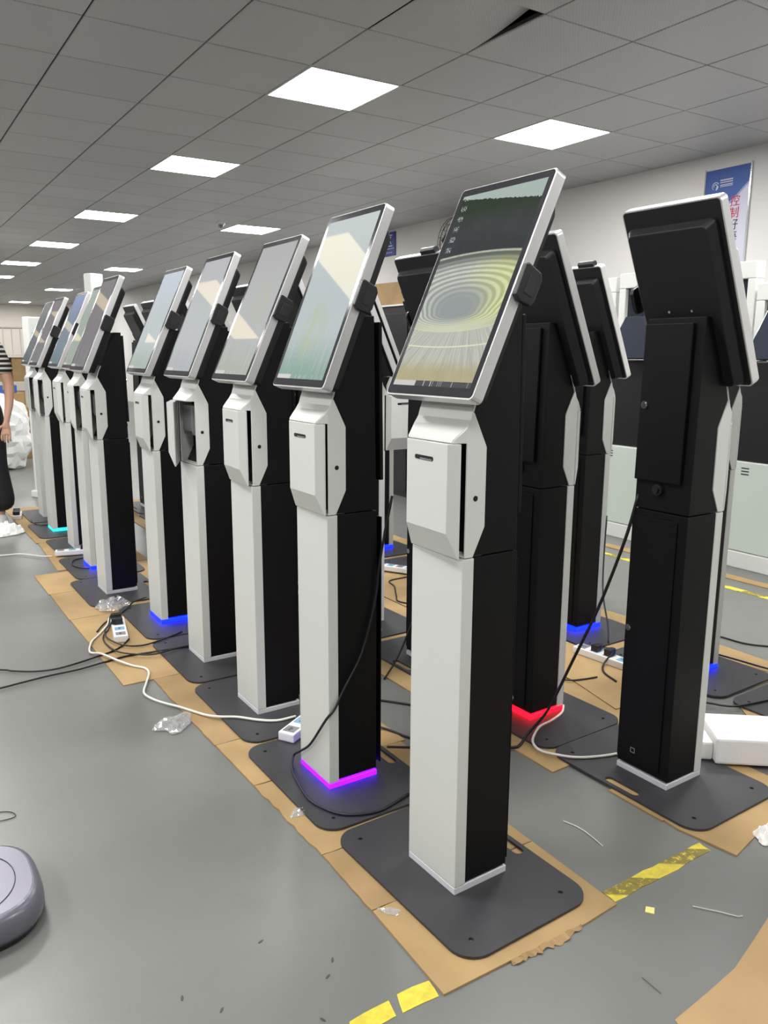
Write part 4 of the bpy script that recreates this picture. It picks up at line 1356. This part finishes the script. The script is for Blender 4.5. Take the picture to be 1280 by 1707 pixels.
rk = thing('shelf_rack', 'white wire rack with brown cartons under it at the far left', 'rack', (1.62, 12.6, 0))
for sx in (-0.9, 0.9):
    for sy in (-0.25, 0.25):
        MB().box(sx - 0.02, sx + 0.02, sy - 0.02, sy + 0.02, 0, 1.62).obj('post', 'rack_metal', rk)
for z_ in (0.30, 0.85, 1.22, 1.60):
    MB().box(-0.9, 0.9, -0.27, 0.27, z_ - 0.015, z_).obj('shelf', 'rack_metal', rk)
for k in range(16):
    x_ = -0.84 + k * 0.11
    MB().box(x_, x_ + 0.012, -0.262, -0.25, 1.2202, 1.5845).obj('divider', 'rack_metal', rk)
for i, (x_, y_, z_, sx, sy, sz, mt_, lb) in enumerate((
        (1.02, 12.6, 0.8502, 0.38, 0.40, 0.33, 'box_brown', 'brown carton on the rack shelf, left one'),
        (1.48, 12.6, 0.8502, 0.42, 0.40, 0.34, 'box_brown', 'brown carton on the rack shelf, middle one'),
        (1.95, 12.6, 0.8502, 0.40, 0.40, 0.33, 'cardboard_dark', 'brown carton on the rack shelf, right one'),
        (1.15, 12.6, 0.3002, 0.5, 0.40, 0.45, 'box_brown', 'brown carton on the low rack shelf, left one'),
        (1.75, 12.6, 0.3002, 0.5, 0.40, 0.40, 'cardboard_dark', 'brown carton on the low rack shelf, right one'),
        (1.42, 10.55, 0.0, 0.5, 0.4, 0.62, 'cardboard_dark', 'brown carton standing behind the foam bundle'),
        (1.40, 10.55, 0.6205, 0.34, 0.3, 0.16, 'cardboard', 'small carton on top of the brown carton'),
        (1.38, 10.52, 0.7810, 0.26, 0.22, 0.09, 'blue_box', 'blue box on top of the cartons at the far left'))):
    t = thing('carton', lb, 'carton', (x_, y_, z_), R_((i * 37) % 7 - 3), 'cartons at the far left')
    MB().box(-sx / 2, sx / 2, -sy / 2, sy / 2, 0, sz).obj('body', mt_, t, bevel=0.004, bseg=1)
    MB().box(-0.025, 0.025, -sy / 2 - 0.0008, sy / 2 + 0.0008, sz - 0.05, sz + 0.0008).obj('packing_tape', 'cardboard', t)

# big bundle of bubble foam in clear wrap
bm = bmesh.new()
bmesh.ops.create_icosphere(bm, subdivisions=4, radius=1.0)
rr = random.Random(4)
for v in bm.verts:
    p = v.co.copy()
    k = 1 + 0.10 * math.sin(7 * p.x + 3 * p.z) * math.cos(6 * p.y - 2 * p.z) + 0.07 * math.sin(17 * p.z + 9 * p.x) * math.cos(15 * p.y) + rr.uniform(-0.035, 0.035)
    q = 3.2
    n_ = (abs(p.x) ** q + abs(p.y) ** q + abs(p.z) ** q) ** (1 / q)
    v.co = Vector((p.x / n_ * 0.34 * k, p.y / n_ * 0.30 * k, max(0.0, p.z / n_ * 0.40 * k + 0.37)))
me = bpy.data.meshes.new('foam_bundle')
bm.to_mesh(me)
bm.free()
me.materials.append(MATS['foam'])
o = link('foam_bundle', me, None, (1.12, 9.62, 0.001))
tag(o, 'big lumpy bundle of white bubble foam on the floor at the far left', 'foam bundle')


# ================================================================== PERSON at the left edge
def skin_body(name, joints, edges, mat, parent, sub=2, root=0):
    me = bpy.data.meshes.new(name)
    me.from_pydata([j[0] for j in joints], edges, [])
    o = bpy.data.objects.new(name, me)
    COL.objects.link(o)
    bpy.context.view_layer.objects.active = o
    md = o.modifiers.new('skin', 'SKIN')
    if not me.skin_vertices:
        bpy.ops.mesh.customdata_skin_add()
    for i, j in enumerate(joints):
        sv = me.skin_vertices[0].data[i]
        sv.radius = j[1]
        sv.use_root = (i == root)
    o.modifiers.new('sub', 'SUBSURF').levels = sub
    dg = bpy.context.evaluated_depsgraph_get()
    dg.update()
    m2 = bpy.data.meshes.new_from_object(o.evaluated_get(dg))
    bpy.data.objects.remove(o)
    m2.materials.clear()
    m2.materials.append(MATS[mat])
    for p in m2.polygons:
        p.use_smooth = True
    return link(name, m2, parent)


pr = thing('person', 'person in striped short-sleeved shirt and black trousers at the left edge', 'person', (0.655, 6.42, 0.0), R_(160))
J = [((0, 0, 0.86), (0.13, 0.10)),            # 0 pelvis
     ((0, 0, 1.02), (0.115, 0.085)),          # 1 waist
     ((0, -0.005, 1.18), (0.13, 0.095)),      # 2 chest
     ((0, 0, 1.30), (0.085, 0.07)),           # 3 upper chest
     ((0, 0.01, 1.37), (0.045, 0.045)),       # 4 neck
     ((0, 0.02, 1.43), (0.055, 0.065)),       # 5 jaw
     ((0, 0.015, 1.50), (0.072, 0.085)),      # 6 head
     ((0, 0.005, 1.57), (0.058, 0.066))]      # 7 crown
E_ = [(0, 1), (1, 2), (2, 3), (3, 4), (4, 5), (5, 6), (6, 7)]
for sg in (-1, 1):
    n0 = len(J)
    J += [((sg * 0.16, 0, 1.27), (0.055, 0.055)), ((sg * 0.20, -0.01, 1.13), (0.045, 0.045)), ((sg * 0.225, -0.01, 1.01), (0.038, 0.038)),
          ((sg * 0.225, 0.05, 0.88), (0.033, 0.03)), ((sg * 0.215, 0.11, 0.78), (0.024, 0.021)), ((sg * 0.212, 0.13, 0.73), (0.034, 0.018)), ((sg * 0.21, 0.145, 0.695), (0.034, 0.015))]
    E_ += [(3, n0)] + [(n0 + k, n0 + k + 1) for k in range(6)]
    for fi, (fx, ln, cv) in enumerate(((-0.028, 0.05, 0.02), (-0.010, 0.06, 0.025), (0.010, 0.057, 0.025), (0.027, 0.046, 0.022))):
        a0 = len(J)
        bx_ = sg * 0.21 + fx
        J += [((bx_, 0.152, 0.68), (0.0085, 0.0085)), ((bx_, 0.160, 0.68 - ln * 0.55), (0.008, 0.008)), ((bx_, 0.160 - cv * 0.6, 0.68 - ln), (0.0068, 0.0068))]
        E_ += [(n0 + 6, a0), (a0, a0 + 1), (a0 + 1, a0 + 2)]
    a0 = len(J)
    J += [((sg * 0.175, 0.145, 0.735), (0.011, 0.011)), ((sg * 0.165, 0.165, 0.705), (0.0095, 0.0095)), ((sg * 0.168, 0.172, 0.68), (0.0075, 0.0075))]
    E_ += [(n0 + 5, a0), (a0, a0 + 1), (a0 + 1, a0 + 2)]
    n1 = len(J)
    J += [((sg * 0.085, 0, 0.80), (0.085, 0.09)), ((sg * 0.09, 0.01, 0.62), (0.068, 0.072)), ((sg * 0.09, 0.015, 0.46), (0.052, 0.055)), ((sg * 0.092, -0.005, 0.30), (0.05, 0.055)), ((sg * 0.094, -0.01, 0.10), (0.033, 0.036)), ((sg * 0.096, 0.03, 0.035), (0.035, 0.026)), ((sg * 0.10, 0.12, 0.026), (0.038, 0.020))]
    E_ += [(0, n1)] + [(n1 + k, n1 + k + 1) for k in range(6)]
skin_body('body', J, E_, 'skin', pr)
JT = [((0, 0, 0.88), (0.142, 0.112)), ((0, 0, 0.97), (0.132, 0.102))]
ET = [(0, 1)]
for sg in (-1, 1):
    n1 = len(JT)
    JT += [((sg * 0.085, 0, 0.79), (0.10, 0.105)), ((sg * 0.09, 0.01, 0.62), (0.088, 0.092)), ((sg * 0.092, 0.01, 0.44), (0.08, 0.085)), ((sg * 0.10, 0.0, 0.26), (0.095, 0.10)), ((sg * 0.108, 0.0, 0.09), (0.108, 0.115))]
    ET += [(0, n1)] + [(n1 + k, n1 + k + 1) for k in range(4)]
skin_body('trousers', JT, ET, 'trousers', pr)
JS = [((0, 0, 0.86), (0.158, 0.126)), ((0, 0, 0.97), (0.148, 0.116)), ((0, 0, 1.06), (0.138, 0.106)), ((0, -0.005, 1.18), (0.145, 0.11)), ((0, 0, 1.30), (0.098, 0.082)), ((0, 0.003, 1.335), (0.062, 0.058))]
ES = [(0, 1), (1, 2), (2, 3), (3, 4), (4, 5)]
for sg in (-1, 1):
    n1 = len(JS)
    JS += [((sg * 0.155, 0, 1.275), (0.068, 0.068)), ((sg * 0.195, -0.01, 1.15), (0.066, 0.066)), ((sg * 0.208, -0.01, 1.09), (0.066, 0.066))]
    ES += [(4, n1), (n1, n1 + 1), (n1 + 1, n1 + 2)]
skin_body('shirt', JS, ES, 'striped_shirt', pr)
MB().sphere((0, -0.005, 1.525), 0.098, 16, 10, (0.88, 1.02, 1.05)).sphere((0, -0.055, 1.46), 0.075, 12, 8, (0.95, 0.6, 1.2)).obj('hair', 'hair', pr, smooth=True)
for sg in (-1, 1):
    MB().sphere((sg * 0.03, 0.096, 1.498), 0.009, 10, 6).obj('eye', 'eye_dark', pr, smooth=True)
    MB().sphere((sg * 0.076, 0.012, 1.49), 0.02, 10, 6, (0.4, 0.7, 1.2)).obj('ear', 'skin', pr, smooth=True)
    MB().tube([(sg * 0.098, -0.05, 0.03), (sg * 0.098, 0.0, 0.045), (sg * 0.10, 0.09, 0.035), (sg * 0.10, 0.155, 0.026)], [0.034, 0.044, 0.042, 0.026], 10).obj('shoe', 'shoe_white', pr, smooth=True)
MB().tube([(0, 0.10, 1.50), (0, 0.113, 1.475), (0, 0.10, 1.463)], [0.006, 0.012, 0.010], 8).obj('nose', 'skin', pr, smooth=True)
MB().tube([(-0.02, 0.088, 1.442), (0, 0.096, 1.441), (0.02, 0.088, 1.442)], [0.003, 0.006, 0.003], 6).obj('mouth', 'lip', pr, smooth=True)
